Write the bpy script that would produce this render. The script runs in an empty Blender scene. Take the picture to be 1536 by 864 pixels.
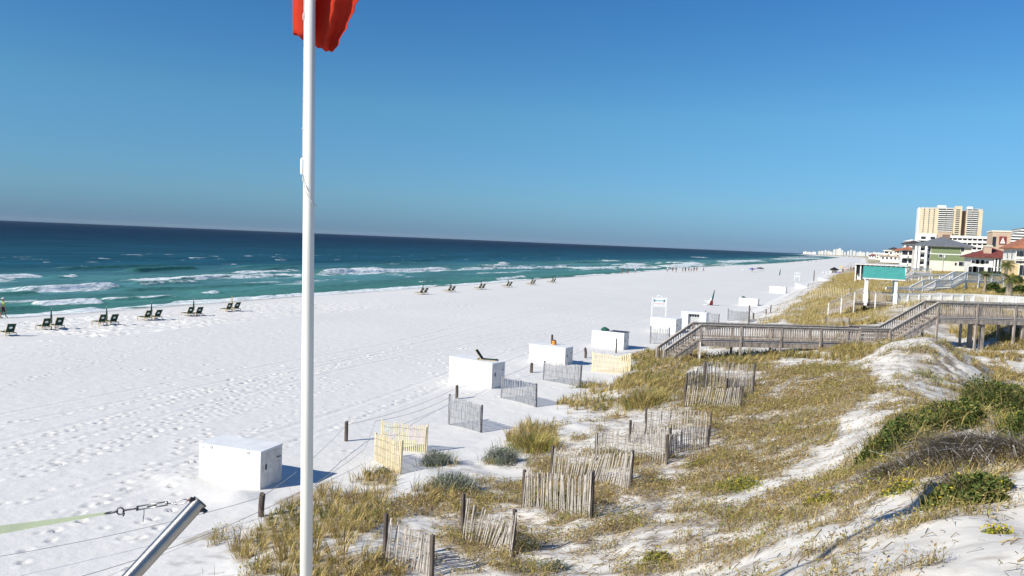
import bpy, math, random
import numpy as np
from mathutils import Vector, Matrix

random.seed(7)
rng = np.random.default_rng(11)
SC = bpy.context.scene
COL = SC.collection
R = math.radians

# ------------------------------------------------------------------ camera
CAMZ = 7.6
FPX = 1150.0
PHI, PITCH, ROLL = R(24.5), R(3.5), R(2.37)
CAM = np.array([0.0, 0.0, CAMZ])
F_ = np.array([-math.sin(PHI) * math.cos(PITCH), math.cos(PHI) * math.cos(PITCH), -math.sin(PITCH)])
R0 = np.array([math.cos(PHI), math.sin(PHI), 0.0])
U0 = np.cross(R0, F_)
R_ = R0 * math.cos(ROLL) + U0 * math.sin(ROLL)
U_ = U0 * math.cos(ROLL) - R0 * math.sin(ROLL)

cd = bpy.data.cameras.new("camera")
cam = bpy.data.objects.new("camera", cd)
COL.objects.link(cam)
m = Matrix.Identity(4)
for i in range(3):
    m[i][0], m[i][1], m[i][2], m[i][3] = R_[i], U_[i], -F_[i], CAM[i]
cam.matrix_world = m
cd.sensor_width = 36.0
cd.lens = 36.0 * FPX / 1536.0
cd.clip_start = 0.05
cd.clip_end = 40000
SC.camera = cam


def ray(px, py):
    d = F_ * FPX + R_ * (px - 768) - U_ * (py - 432)
    return d / FPX            # depth 1 along the view axis


def P(px, py, d):             # a point at depth d
    return Vector(CAM + ray(px, py) * d)


def PZ(px, py, z):            # a point at height z
    r = ray(px, py)
    return Vector(CAM + r * ((z - CAMZ) / r[2]))


def PX(px, depth):            # ground position below/above the pixel column at a depth (horizon row)
    py = 361.2 + (px - 768) * 0.0415
    p = P(px, py, depth)
    return p


# ------------------------------------------------------------------ noise
def _h(ix, iy, s):
    n = (ix.astype(np.int64) * 374761393 + iy.astype(np.int64) * 668265263 + s * 974634777) & 0x7fffffff
    n = ((n ^ (n >> 13)) * 1274126177) & 0x7fffffff
    n = n ^ (n >> 16)
    return (n & 0xffff) / 65535.0


def vn(x, y, s=0):
    x = np.asarray(x, float); y = np.asarray(y, float)
    ix = np.floor(x); iy = np.floor(y)
    fx = x - ix; fy = y - iy
    fx = fx * fx * (3 - 2 * fx); fy = fy * fy * (3 - 2 * fy)
    a = _h(ix, iy, s); b = _h(ix + 1, iy, s); c = _h(ix, iy + 1, s); d = _h(ix + 1, iy + 1, s)
    return (a * (1 - fx) + b * fx) * (1 - fy) + (c * (1 - fx) + d * fx) * fy


def fbm(x, y, s=0, o=4):
    t = 0; a = .5; n = 0
    for k in range(o):
        t = t + a * vn(x * 2 ** k + 17.3 * k, y * 2 ** k - 9.1 * k, s + k); n += a; a *= .5
    return t / n


def sst(x, a, b):
    t = np.clip((np.asarray(x, float) - a) / (b - a), 0, 1)
    return t * t * (3 - 2 * t)


# ------------------------------------------------------------------ terrain height
XK = [-95, -80, -72, -66, -56, -46, -38, -15, -12.5, -9, -6, -4, -2, 0, 1.5, 3, 6, 10, 25, 60, 900]
SEA = [-3.0, -1.9, -1.25, -.8, -.35, -.08, 0, 0]
ROWS = [
    (-12, [.4, 1.0, 2.0, 3.0, 4.0, 4.6, 4.8, 4.8, 4.8, 4.8, 4.5, 4.5, 4.5]),
    (3,   [.3, .9, 1.7, 2.6, 3.6, 4.4, 4.6, 4.7, 4.8, 4.8, 4.5, 4.5, 4.5]),
    (8,   [.2, .8, 1.35, 1.9, 2.9, 3.75, 4.15, 4.4, 4.6, 4.6, 4.5, 4.5, 4.5]),
    (14,  [.15, .75, 1.2, 1.55, 2.2, 3.15, 3.95, 4.45, 4.6, 4.6, 4.5, 4.5, 4.5]),
    (20,  [.15, .6, 1.15, 1.45, 1.95, 2.75, 3.45, 3.8, 3.7, 3.4, 3.5, 4, 4.5]),
    (30,  [.1, .5, 1.1, 1.4, 1.8, 2.55, 2.9, 2.6, 2.2, 2.2, 3.0, 4, 4.5]),
    (37,  [.12, .75, 1.25, 1.5, 1.9, 2.5, 3.0, 2.9, 2.0, 1.9, 3.0, 4, 4.5]),
    (44,  [.15, 1.05, 1.5, 1.65, 2.0, 2.3, 2.75, 2.9, 2.0, 1.9, 3.0, 4, 4.5]),
    (60,  [.1, .9, 1.5, 1.7, 1.9, 2.1, 2.3, 2.4, 2.4, 2.5, 3.2, 4, 4.5]),
    (120, [.1, .9, 1.6, 2.0, 2.3, 2.6, 2.8, 3, 3.2, 3.5, 4, 4.5, 5]),
    (20000, [.1, .9, 1.6, 2.0, 2.3, 2.6, 2.8, 3, 3.2, 3.5, 4, 4.5, 5]),
]
MOUNDS = [  # x, y, rx, ry, dz
    (3.3, 41.5, 2.6, 3.2, .95), (-11.5, 19.5, 1.2, 2.2, .22), (-10.5, 13.5, 1.5, 2.0, .25),
    (-8.5, 34, 2, 3, .3), (-9.5, 27, 1.5, 2.5, .25), (6, 75, 5, 8, 1.3), (0.5, 81, 7, 5, -.45), (-9.6, 42.2, 1.6, 1.4, .45), (-15.6, 16.2, .7, .6, .16), (-18.2, 16.6, .8, .6, .12), (-17.2, 16.3, .9, .5, .06), (-17.6, 34.8, .8, .6, .12), (-16.5, 45.2, .7, .7, .14),
    (-2, 110, 5, 12, .9), (1.5, 61, 3, 4, .5), (9.5, 58, 2.2, 2.6, 1.5), (10.5, 47.5, 5, 3.0, .5),
]


def shift(y):
    return 10 * sst(y, 300, 700) - 270 * sst(y, 2200, 4600)


def H(x, y, detail=True):
    x = np.asarray(x, float); y = np.asarray(y, float)
    xs = x - shift(y)
    out = np.zeros(np.broadcast(x, y).shape)
    xs = np.broadcast_to(xs, out.shape); yb = np.broadcast_to(y, out.shape)
    prof = [np.interp(xs, XK, SEA + r[1]) for r in ROWS]
    ys = [r[0] for r in ROWS]
    for k in range(len(ys) - 1):
        a, b = ys[k], ys[k + 1]
        mk = (yb >= a if k else yb > -1e9) & (yb < b)
        if not mk.any():
            continue
        t = np.clip((yb - a) / (b - a), 0, 1); t = t * t * (3 - 2 * t)
        out = np.where(mk, prof[k] * (1 - t) + prof[k + 1] * t, out)
    for mx, my, rx, ry, dz in MOUNDS:
        out = out + dz * np.exp(-((xs - mx) / rx) ** 2 - ((yb - my) / ry) ** 2)
    near = 1 - sst(yb, 150, 500)
    dune = sst(xs, -13.5, -9)
    out = out + near * .10 * sst(xs, -66, -40) * (fbm(xs / 7, yb / 9, 3, 3) - .5)
    out = out + near * dune * (.45 * (fbm(xs / 3.2, yb / 3.2, 5, 4) - .5) + .12 * (vn(xs / .55, yb / .55, 9) - .5))
    # shoreline cusps
    sh = np.exp(-((xs + 68) / 7) ** 2)
    out = out + sh * (.22 * (fbm(yb / 17, xs / 50, 21, 2) - .5))
    return out


def Hz(x, y):
    return float(H(np.array([x]), np.array([y]))[0])


def G(px, py, tmax=900):      # first hit of a pixel's ray with the ground
    r = ray(px, py)
    t = np.concatenate([np.arange(4, 60, .03), np.arange(60, tmax, .25)])
    p = CAM[None] + t[:, None] * r[None]
    z = H(p[:, 0], p[:, 1])
    k = np.argmax(p[:, 2] < z)
    if not (p[:, 2] < z).any():
        k = len(t) - 1
    q = p[k]
    return Vector((q[0], q[1], z[k]))


def proj(x, y, z):
    q = np.stack([x, y, z - CAMZ], -1)
    d = q @ F_
    d = np.where(np.abs(d) < .01, .01, d)
    return 768 + FPX * (q @ R_) / d, 432 - FPX * (q @ U_) / d, d


# ------------------------------------------------------------------ materials
def nodes(mt):
    mt.use_nodes = True
    nt = mt.node_tree
    return nt, nt.nodes["Principled BSDF"]


def mat(name, c, rough=.7, var=.12, scale=6.0, bump=0.0, bscale=None, metal=0.0, spec=.3, stretch=(1, 1, 1), dirt=None, coord='Object'):
    mt = bpy.data.materials.new(name)
    nt, b = nodes(mt)
    b.inputs['Roughness'].default_value = rough
    b.inputs['Metallic'].default_value = metal
    b.inputs['Specular IOR Level'].default_value = spec
    tc = nt.nodes.new('ShaderNodeTexCoord')
    mp = nt.nodes.new('ShaderNodeMapping'); mp.inputs['Scale'].default_value = stretch
    nt.links.new(tc.outputs[coord], mp.inputs[0])
    nz = nt.nodes.new('ShaderNodeTexNoise'); nz.inputs['Scale'].default_value = scale
    nz.inputs['Detail'].default_value = 5
    nt.links.new(mp.outputs[0], nz.inputs['Vector'])
    mx = nt.nodes.new('ShaderNodeMix'); mx.data_type = 'RGBA'
    lo = [max(0, v * (1 - var * 1.6)) for v in c]; hi = [min(1, v * (1 + var)) for v in c]
    if dirt:
        lo = dirt
    mx.inputs['A'].default_value = (*lo, 1); mx.inputs['B'].default_value = (*hi, 1)
    rp = nt.nodes.new('ShaderNodeMapRange'); rp.inputs['From Min'].default_value = .32; rp.inputs['From Max'].default_value = .62
    nt.links.new(nz.outputs['Fac'], rp.inputs['Value'])
    nt.links.new(rp.outputs[0], mx.inputs['Factor'])
    nt.links.new(mx.outputs['Result'], b.inputs['Base Color'])
    if bump:
        nb = nt.nodes.new('ShaderNodeTexNoise'); nb.inputs['Scale'].default_value = bscale or scale * 4; nb.inputs['Detail'].default_value = 4
        nt.links.new(mp.outputs[0], nb.inputs['Vector'])
        bp = nt.nodes.new('ShaderNodeBump'); bp.inputs['Strength'].default_value = bump; bp.inputs['Distance'].default_value = .02
        nt.links.new(nb.outputs['Fac'], bp.inputs['Height']); nt.links.new(bp.outputs[0], b.inputs['Normal'])
    return mt


def leafmat(name, trans=.3):
    mt = bpy.data.materials.new(name); mt.use_nodes = True
    nt = mt.node_tree; nt.nodes.clear()
    at = nt.nodes.new('ShaderNodeAttribute'); at.attribute_name = 'Col'
    d = nt.nodes.new('ShaderNodeBsdfDiffuse'); t = nt.nodes.new('ShaderNodeBsdfTranslucent')
    mx = nt.nodes.new('ShaderNodeMixShader'); mx.inputs[0].default_value = trans
    o = nt.nodes.new('ShaderNodeOutputMaterial')
    nt.links.new(at.outputs['Color'], d.inputs[0]); nt.links.new(at.outputs['Color'], t.inputs[0])
    nt.links.new(d.outputs[0], mx.inputs[1]); nt.links.new(t.outputs[0], mx.inputs[2])
    nt.links.new(mx.outputs[0], o.inputs[0])
    return mt


M = dict(
    white=mat('white_paint', (.80, .80, .79), .55, .04, 3, .05),
    cream_paint=mat('cream_white_pole_paint', (.80, .77, .70), .5, .07, 2.5, .06, 12, stretch=(1, 1, .2)),
    white_old=mat('weathered_white_paint', (.72, .71, .68), .6, .12, 5, .1),
    wood=mat('grey_weathered_wood', (.36, .305, .26), .85, .28, 9, .4, 30, stretch=(1, 1, .25)),
    wood_cap=mat('sunbleached_wood', (.44, .395, .35), .85, .25, 9, .4, 30),
    wood_dark=mat('dark_brown_wood', (.10, .08, .065), .85, .3, 9, .4, 30),  # darker brown, on piles and beams below the decks
    slat=mat('bleached_slat_wood', (.42, .38, .34), .85, .3, 14, .3, 40, stretch=(1, 1, .2)),
    slat_grey=mat('silver_slat_wood', (.33, .335, .35), .85, .25, 14, .3, 40, stretch=(1, 1, .2)),
    slat_new=mat('new_pine_slat', (.78, .66, .42), .8, .1, 14, .2, 40, stretch=(1, 1, .2)),
    post=mat('grey_brown_post', (.12, .095, .08), .9, .3, 9, .4, 30, stretch=(1, 1, .25)),
    post_grey=mat('dark_grey_post', (.13, .13, .14), .9, .3, 9, .4, 30),
    wire=mat('rusty_wire', (.20, .18, .16), .6, .2, 9),
    rope=mat('worn_rope', (.50, .49, .46), .9, .15, 30),
    ropew=mat('white_rope', (.62, .62, .60), .9, .1, 40),
    steel=mat('brushed_steel', (.36, .345, .33), .36, .06, 14, .04, 90, metal=1.0, stretch=(1, 1, 1)),
    dsteel=mat('dark_steel', (.09, .09, .10), .45, .2, 20, metal=.8),
    hole=mat('black_opening', (.012, .012, .013), .9, .1, 5),
    orange=mat('red_orange_plastic', (.62, .12, .05), .4, .1, 10),
    orangec=mat('orange_plastic', (.75, .28, .05), .45, .1, 10),
    black=mat('black_fabric', (.015, .015, .017), .8, .2, 10),
    green=mat('dark_green_canvas', (.012, .055, .040), .8, .25, 8),
    greenu=mat('green_umbrella_canvas', (.02, .10, .075), .8, .2, 8),
    yellow=mat('yellow_canvas', (.75, .55, .06), .8, .1, 8),
    blue=mat('blue_canvas', (.05, .10, .50), .8, .1, 8),
    purple=mat('violet_canvas', (.22, .14, .42), .8, .1, 8),
    darkc=mat('charcoal_canvas', (.05, .05, .055), .8, .1, 8),
    redc=mat('red_canvas', (.60, .06, .05), .8, .1, 8),
    tan=mat('varnished_wood', (.50, .38, .22), .6, .2, 12),
    teal=mat('turquoise_metal_roof', (.085, .36, .32), .45, .06, 2, .05),
    tealp=mat('teal_lettering', (.05, .42, .40), .6, .1, 9),
    tealb=mat('deep_teal_lettering', (.03, .16, .20), .6, .1, 9),
    pink=mat('pink_lettering', (.75, .32, .33), .6, .1, 9),
    maroon=mat('maroon_panel', (.22, .045, .045), .6, .1, 2),
    glass=mat('dark_window_glass', (.03, .035, .045), .12, .2, .4, spec=.5),
    gwall=mat('sage_green_siding', (.20, .25, .13), .75, .06, .6, stretch=(.3, .3, 6)),
    cream=mat('cream_stucco', (.72, .68, .58), .8, .06, .5),
    tanw=mat('tan_stucco', (.64, .54, .38), .8, .06, .2),
    tand=mat('brown_stucco', (.22, .15, .12), .8, .08, .2),
    pinkw=mat('pinkish_tan_stucco', (.52, .39, .29), .8, .06, .2),
    yelw=mat('yellow_stucco', (.70, .53, .29), .8, .06, .5),
    bwhite=mat('white_stucco', (.78, .77, .74), .8, .06, .4),
    bgrey=mat('pale_grey_stucco', (.50, .50, .50), .8, .08, .3),
    rshing=mat('grey_shingles', (.16, .17, .185), .85, .14, 1.5),
    rred=mat('red_clay_tiles', (.20, .055, .045), .8, .2, 1.2),
    rterra=mat('terracotta_tiles', (.38, .15, .085), .8, .2, 1.2),
    rdark=mat('dark_brown_roof', (.06, .05, .05), .85, .2, 1.2),
    skin=mat('skin', (.45, .27, .19), .6, .08, 20),
    hi_vis=mat('lime_yellow_shirt', (.62, .78, .12), .8, .08, 10),
    dshort=mat('dark_shorts', (.035, .035, .05), .8, .15, 10),
    hairm=mat('dark_hair', (.03, .02, .015), .7, .2, 30),
    pinks=mat('pink_top', (.70, .40, .38), .8, .08, 10),
    capm=mat('pale_sun_hat', (.65, .64, .60), .8, .08, 10),
    trunkm=mat('palm_trunk', (.30, .25, .19), .9, .3, 8, .5, 20),
    bark=mat('shrub_stem', (.17, .13, .10), .9, .3, 12),
    strap=mat('pale_green_webbing', (.37, .42, .28), .8, .12, 3, .2, 120),
    flagr=None,
)


def box_paint():
    mt = mat('sand_splashed_white_paint', (.80, .80, .79), .55, .03, 3, .08, 25)
    nt, b = nodes(mt)
    tc = nt.nodes.new('ShaderNodeTexCoord'); sp = nt.nodes.new('ShaderNodeSeparateXYZ'); nt.links.new(tc.outputs['Object'], sp.inputs[0])
    nz = nt.nodes.new('ShaderNodeTexNoise'); nz.inputs['Scale'].default_value = 3.5; nz.inputs['Detail'].default_value = 7; nt.links.new(tc.outputs['Object'], nz.inputs['Vector'])
    a = nt.nodes.new('ShaderNodeMath'); a.operation = 'MULTIPLY_ADD'; a.inputs[1].default_value = -.9; nt.links.new(sp.outputs['Z'], a.inputs[0]); nt.links.new(nz.outputs['Fac'], a.inputs[2])
    r = nt.nodes.new('ShaderNodeMapRange'); r.inputs['From Min'].default_value = .18; r.inputs['From Max'].default_value = .6; r.inputs['To Max'].default_value = .55; nt.links.new(a.outputs[0], r.inputs[0])
    m2 = nt.nodes.new('ShaderNodeMix'); m2.data_type = 'RGBA'; m2.inputs['B'].default_value = (.56, .51, .44, 1)
    src = b.inputs['Base Color'].links[0].from_socket
    nt.links.new(r.outputs[0], m2.inputs['Factor']); nt.links.new(src, m2.inputs['A']); nt.links.new(m2.outputs['Result'], b.inputs['Base Color'])
    return mt


M['boxpaint'] = box_paint()
LEAF = leafmat('leaf_blades', .3)
GRASSM = leafmat('grass_blades', .28)


def flag_mat():
    mt = bpy.data.materials.new('red_flag_nylon'); mt.use_nodes = True
    nt = mt.node_tree; nt.nodes.clear()
    d = nt.nodes.new('ShaderNodeBsdfDiffuse'); t = nt.nodes.new('ShaderNodeBsdfTranslucent')
    tc = nt.nodes.new('ShaderNodeTexCoord')
    nz = nt.nodes.new('ShaderNodeTexNoise'); nz.inputs['Scale'].default_value = 4
    nt.links.new(tc.outputs['Object'], nz.inputs['Vector'])
    mc = nt.nodes.new('ShaderNodeMix'); mc.data_type = 'RGBA'
    mc.inputs['A'].default_value = (.60, .055, .030, 1); mc.inputs['B'].default_value = (.72, .075, .04, 1)
    nt.links.new(nz.outputs['Fac'], mc.inputs['Factor'])
    mx = nt.nodes.new('ShaderNodeMixShader'); mx.inputs[0].default_value = .4
    o = nt.nodes.new('ShaderNodeOutputMaterial')
    for s in (d, t):
        nt.links.new(mc.outputs['Result'], s.inputs[0])
    nt.links.new(d.outputs[0], mx.inputs[1]); nt.links.new(t.outputs[0], mx.inputs[2]); nt.links.new(mx.outputs[0], o.inputs[0])
    return mt


M['flagr'] = flag_mat()


# ------------------------------------------------------------------ object helpers
def tag(o, label=None, cat=None, group=None, kind=None):
    if label: o['label'] = label
    if cat: o['category'] = cat
    if group: o['group'] = group
    if kind: o['kind'] = kind
    return o


def thing(name, label, cat, loc=(0, 0, 0), rz=0.0, group=None):
    o = bpy.data.objects.new(name, None); COL.objects.link(o)
    o.empty_display_size = .3
    o.location = loc; o.rotation_euler = (0, 0, rz)
    return tag(o, label, cat, group)


def copy_tree(o, parent=None):
    c = o.copy(); COL.objects.link(c); c.parent = parent
    for ch in list(o.children):
        copy_tree(ch, c)
    return c


class MB:
    def __init__(s):
        s.v = []; s.f = []; s.smooth = False

    @staticmethod
    def ref_z(pts):
        d = pts[-1] - pts[0]
        return d.length < 1e-6 or abs(d.z) < .85 * d.length

    def add(s, vs, fs):
        n = len(s.v)
        s.v += [tuple(map(float, p)) for p in vs]
        s.f += [tuple(i + n for i in f) for f in fs]
        return s

    def box(s, c, size, rot=None):
        hx, hy, hz = (k / 2 for k in size)
        vs = []
        for sx, sy, sz in ((-1, -1, -1), (1, -1, -1), (1, 1, -1), (-1, 1, -1), (-1, -1, 1), (1, -1, 1), (1, 1, 1), (-1, 1, 1)):
            q = Vector((sx * hx, sy * hy, sz * hz))
            if rot: q = rot @ q
            vs.append(q + Vector(c))
        return s.add(vs, [(0, 3, 2, 1), (4, 5, 6, 7), (0, 1, 5, 4), (1, 2, 6, 5), (2, 3, 7, 6), (3, 0, 4, 7)])

    def bb(s, a, b):          # box from corner to corner
        return s.box([(a[i] + b[i]) / 2 for i in range(3)], [abs(b[i] - a[i]) for i in range(3)])

    def bar(s, p0, p1, w, h, up=(0, 0, 1)):
        p0 = Vector(p0); p1 = Vector(p1); d = p1 - p0
        z = d.normalized(); upv = Vector(up)
        x = z.cross(upv)
        if x.length < 1e-4: x = z.cross(Vector((1, 0, 0)))
        x.normalize(); y = x.cross(z)
        vs = []
        for p in (p0, p1):
            for sx, sy in ((-1, -1), (1, -1), (1, 1), (-1, 1)):
                vs.append(p + x * sx * w / 2 + y * sy * h / 2)
        return s.add(vs, [(0, 1, 2, 3), (7, 6, 5, 4), (0, 4, 5, 1), (1, 5, 6, 2), (2, 6, 7, 3), (3, 7, 4, 0)])

    def tube(s, pts, r, n=8, cap=True):
        pts = [Vector(p) for p in pts]
        rr = r if isinstance(r, (list, tuple)) else [r] * len(pts)
        vs = []; fs = []
        for i, p in enumerate(pts):
            d = (pts[min(i + 1, len(pts) - 1)] - pts[max(i - 1, 0)]).normalized()
            x = d.cross(Vector((0, 0, 1))) if s.ref_z(pts) else d.cross(Vector((1, .2, 0)))
            x.normalize(); y = x.cross(d)
            for k in range(n):
                a = 2 * math.pi * k / n
                vs.append(p + (x * math.cos(a) + y * math.sin(a)) * rr[i])
        for i in range(len(pts) - 1):
            for k in range(n):
                a = i * n + k; b = i * n + (k + 1) % n
                fs.append((a, b, b + n, a + n))
        if cap:
            fs.append(tuple(range(n))[::-1]); fs.append(tuple(range((len(pts) - 1) * n, len(pts) * n)))
        return s.add(vs, fs)

    def prism(s, poly, z0, z1):  # xy polygon extruded in z
        n = len(poly)
        vs = [(x, y, z0) for x, y in poly] + [(x, y, z1) for x, y in poly]
        fs = [tuple(range(n))[::-1], tuple(range(n, 2 * n))] + [(i, (i + 1) % n, n + (i + 1) % n, n + i) for i in range(n)]
        return s.add(vs, fs)

    def build(s, name, mt, parent=None, smooth=False):
        me = bpy.data.meshes.new(name)
        me.from_pydata(s.v, [], s.f); me.update()
        if mt: me.materials.append(mt)
        if smooth:
            me.polygons.foreach_set('use_smooth', [True] * len(me.polygons))
        o = bpy.data.objects.new(name, me); COL.objects.link(o)
        if parent: o.parent = parent
        return o


def bevel(o, w=.02, seg=2):
    md = o.modifiers.new('bevel', 'BEVEL'); md.width = w; md.segments = seg; md.limit_method = 'ANGLE'
    return o


def np_mesh(name, V, T, mt, col=None, smooth=False, parent=None, quads=False, attrs=None):
    k = 4 if quads else 3
    me = bpy.data.meshes.new(name)
    V = np.ascontiguousarray(V, dtype=np.float32); T = np.ascontiguousarray(T, dtype=np.int32)
    me.vertices.add(len(V)); me.vertices.foreach_set('co', V.ravel())
    me.loops.add(T.size); me.loops.foreach_set('vertex_index', T.ravel())
    me.polygons.add(len(T)); me.polygons.foreach_set('loop_start', np.arange(0, T.size, k, dtype=np.int32))
    if smooth:
        me.polygons.foreach_set('use_smooth', np.ones(len(T), dtype=bool))
    me.update(calc_edges=True)
    if col is not None:
        ca = me.attributes.new('Col', 'FLOAT_COLOR', 'POINT')
        c4 = np.ones((len(V), 4), np.float32); c4[:, :3] = col
        ca.data.foreach_set('color', c4.ravel())
    for an, av in (attrs or {}).items():
        a = me.attributes.new(an, 'FLOAT', 'POINT'); a.data.foreach_set('value', np.ascontiguousarray(av, np.float32))
    me.materials.append(mt)
    o = bpy.data.objects.new(name, me); COL.objects.link(o)
    if parent: o.parent = parent
    return o


def blades(base, h, w, az, lean, col, curl=.5):
    """tapered bent blades: 5 verts, 3 triangles each"""
    n = len(base)
    dx = np.stack([np.cos(az), np.sin(az), np.zeros(n)], 1)
    sd = np.stack([-np.sin(az + curl * 1.3), np.cos(az + curl * 1.3), np.zeros(n)], 1)
    up = np.array([0, 0, 1.0])
    mid = base + up * (h * .55)[:, None] + dx * (h * lean * .35)[:, None]
    tip = base + up * (h * (1 - .25 * lean))[:, None] + dx * (h * lean)[:, None]
    hw = (w / 2)[:, None]
    V = np.stack([base - sd * hw, base + sd * hw, mid - sd * hw * .8, mid + sd * hw * .8, tip], 1).reshape(-1, 3)
    k = np.arange(n)[:, None] * 5
    T = np.concatenate([k + [[0, 1, 3]], k + [[0, 3, 2]], k + [[2, 3, 4]]], 1).reshape(-1, 3)
    C = np.repeat(col, 5, 0)
    return V, T, C


def leaves(pos, size, col, flat=.5):
    """small diamond leaves of random facing"""
    n = len(pos)
    a = rng.normal(size=(n, 3)); a[:, 2] *= flat; a /= np.linalg.norm(a, axis=1)[:, None]
    b = rng.normal(size=(n, 3)); b -= a * (a * b).sum(1)[:, None]; b /= np.linalg.norm(b, axis=1)[:, None]
    s = size[:, None]
    V = np.stack([pos - a * s, pos + b * s * .42, pos + a * s, pos - b * s * .42], 1).reshape(-1, 3)
    k = np.arange(n)[:, None] * 4
    T = np.concatenate([k + [[0, 1, 2]], k + [[0, 2, 3]]], 1).reshape(-1, 3)
    return V, T, np.repeat(col, 4, 0)


def cat_parts(parts):
    V = []; T = []; C = []; n = 0
    for v, t, c in parts:
        V.append(v); T.append(t + n); C.append(c); n += len(v)
    return np.concatenate(V), np.concatenate(T), np.concatenate(C)


PAL = dict(
    straw=(.58, .45, .18), tan=(.46, .35, .16), olive=(.31, .275, .085), green=(.15, .195, .06), bright=(.36, .36, .06),
    brown=(.28, .20, .125), grey=(.46, .43, .385), sage=(.26, .295, .23), dark=(.045, .075, .022), rust=(.36, .22, .10), yellow=(.72, .58, .04),
)


def pick(names, n, jit=.2):
    base = np.array([PAL[k] for k in names])
    c = base[rng.integers(0, len(names), n)]
    return np.clip(c * (1 + jit * rng.normal(size=(n, 1))), .01, .9)


ORD = ['first', 'second', 'third', 'fourth', 'fifth', 'sixth', 'seventh', 'eighth', 'ninth', 'tenth', 'eleventh', 'twelfth', 'thirteenth', 'fourteenth', 'fifteenth', 'sixteenth', 'seventeenth', 'eighteenth', 'nineteenth', 'twentieth']

# ------------------------------------------------------------------ sky, sun, haze
SUN_AZ = R(35 + 180)          # clockwise from +Y, where the sun stands
SUN_EL = R(33)
w = bpy.data.worlds.new("World"); SC.world = w; w.use_nodes = True
nt = w.node_tree
sky = nt.nodes.new('ShaderNodeTexSky'); sky.sky_type = 'NISHITA'; sky.sun_disc = False
sky.sun_elevation = SUN_EL; sky.sun_rotation = SUN_AZ
sky.altitude = 0; sky.air_density = 1.0; sky.dust_density = .1; sky.ozone_density = 2.0
hs = nt.nodes.new('ShaderNodeHueSaturation'); hs.inputs['Saturation'].default_value = 1.18
bg = nt.nodes['Background']; bg.inputs[1].default_value = .085
tint = nt.nodes.new('ShaderNodeMix'); tint.data_type = 'RGBA'; tint.blend_type = 'MULTIPLY'; tint.inputs['Factor'].default_value = 1.0
tcw = nt.nodes.new('ShaderNodeTexCoord'); sep = nt.nodes.new('ShaderNodeSeparateXYZ'); nt.links.new(tcw.outputs['Generated'], sep.inputs[0])
ramp = nt.nodes.new('ShaderNodeValToRGB'); nt.links.new(sep.outputs['Z'], ramp.inputs[0]); nt.links.new(ramp.outputs[0], tint.inputs['B'])
els = ramp.color_ramp.elements
els[0].position = 0; els[0].color = (.18, .375, .98, 1); els[1].position = .32; els[1].color = (.42, .83, 1.14, 1)
for p_, c_ in ((.05, (.34, .60, .97, 1)), (.16, (.51, .86, 1.04, 1))):
    e_ = els.new(p_); e_.color = c_
nt.links.new(sky.outputs[0], hs.inputs['Color']); nt.links.new(hs.outputs[0], tint.inputs['A']); nt.links.new(tint.outputs['Result'], bg.inputs[0])
sd = bpy.data.lights.new('sun', 'SUN'); sd.energy = 4.9; sd.angle = R(.5); sd.color = (1, .945, .83)
so = bpy.data.objects.new('sun', sd); COL.objects.link(so)
sdir = Vector((math.sin(SUN_AZ) * math.cos(SUN_EL), math.cos(SUN_AZ) * math.cos(SUN_EL), math.sin(SUN_EL)))
so.rotation_euler = sdir.to_track_quat('Z', 'Y').to_euler()
so.location = (0, 0, 60)
vs = SC.view_settings
SC.display_settings.display_device = 'sRGB'
vs.view_transform = 'Standard'; vs.look = 'None'; vs.gamma = 1.0; vs.exposure = 0.25; vs.use_curve_mapping = False
SC.cycles.max_bounces = 6; SC.cycles.volume_bounces = 0
SC.cycles.use_adaptive_sampling = True

hz = MB().bb((-15000, -300, -6), (4000, 15500, 66)).build('haze', None)
hm = bpy.data.materials.new('haze_air'); hm.use_nodes = True; hn = hm.node_tree; hn.nodes.clear()
pv = hn.nodes.new('ShaderNodeVolumePrincipled'); pv.inputs['Color'].default_value = (.86, .92, 1, 1)
pv.inputs['Density'].default_value = 1.3e-5
ho = hn.nodes.new('ShaderNodeOutputMaterial'); hn.links.new(pv.outputs[0], ho.inputs['Volume'])
hz.data.materials.append(hm); hz['kind'] = 'stuff'

# ------------------------------------------------------------------ where plants grow (picture ellipses dropped on the ground)
#            cx   cy   rx  ry  rot  weight
TALL = [(470, 790, 105, 62, -20, 1.1), (395, 830, 60, 30, 0, .75), (555, 735, 55, 26, -10, .7), (640, 745, 50, 25, 0, .35), (500, 850, 110, 30, 0, .9),
        (800, 660, 42, 26, 0, .8), (765, 645, 35, 14, 0, .4), (890, 600, 55, 24, -10, .75), (960, 585, 45, 34, 0, 1), (1000, 560, 60, 24, 0, .8), (960, 535, 45, 10, 0, .9),
        (1055, 545, 80, 9, 0, .7), (1180, 537, 130, 8, 0, .8), (1010, 540, 50, 14, 0, .95), (1245, 480, 70, 14, 0, .8), (1260, 435, 55, 12, -15, .9),
        (1200, 463, 35, 6, -15, .7), (1290, 478, 50, 10, 0, .9), (1235, 455, 45, 6, -10, .7), (1280, 415, 40, 7, -10, .9), (1160, 482, 40, 4, -8, .45), (920, 690, 50, 18, 0, .25),
        (1420, 425, 80, 10, 0, .6), (1500, 550, 60, 40, 30, .55), (1330, 640, 40, 30, 0, .3), (1290, 525, 40, 10, 0, .6), (1500, 505, 80, 22, 10, .85), (1470, 485, 60, 12, 10, .8), (1300, 610, 30, 10, 0, .35)]
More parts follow.
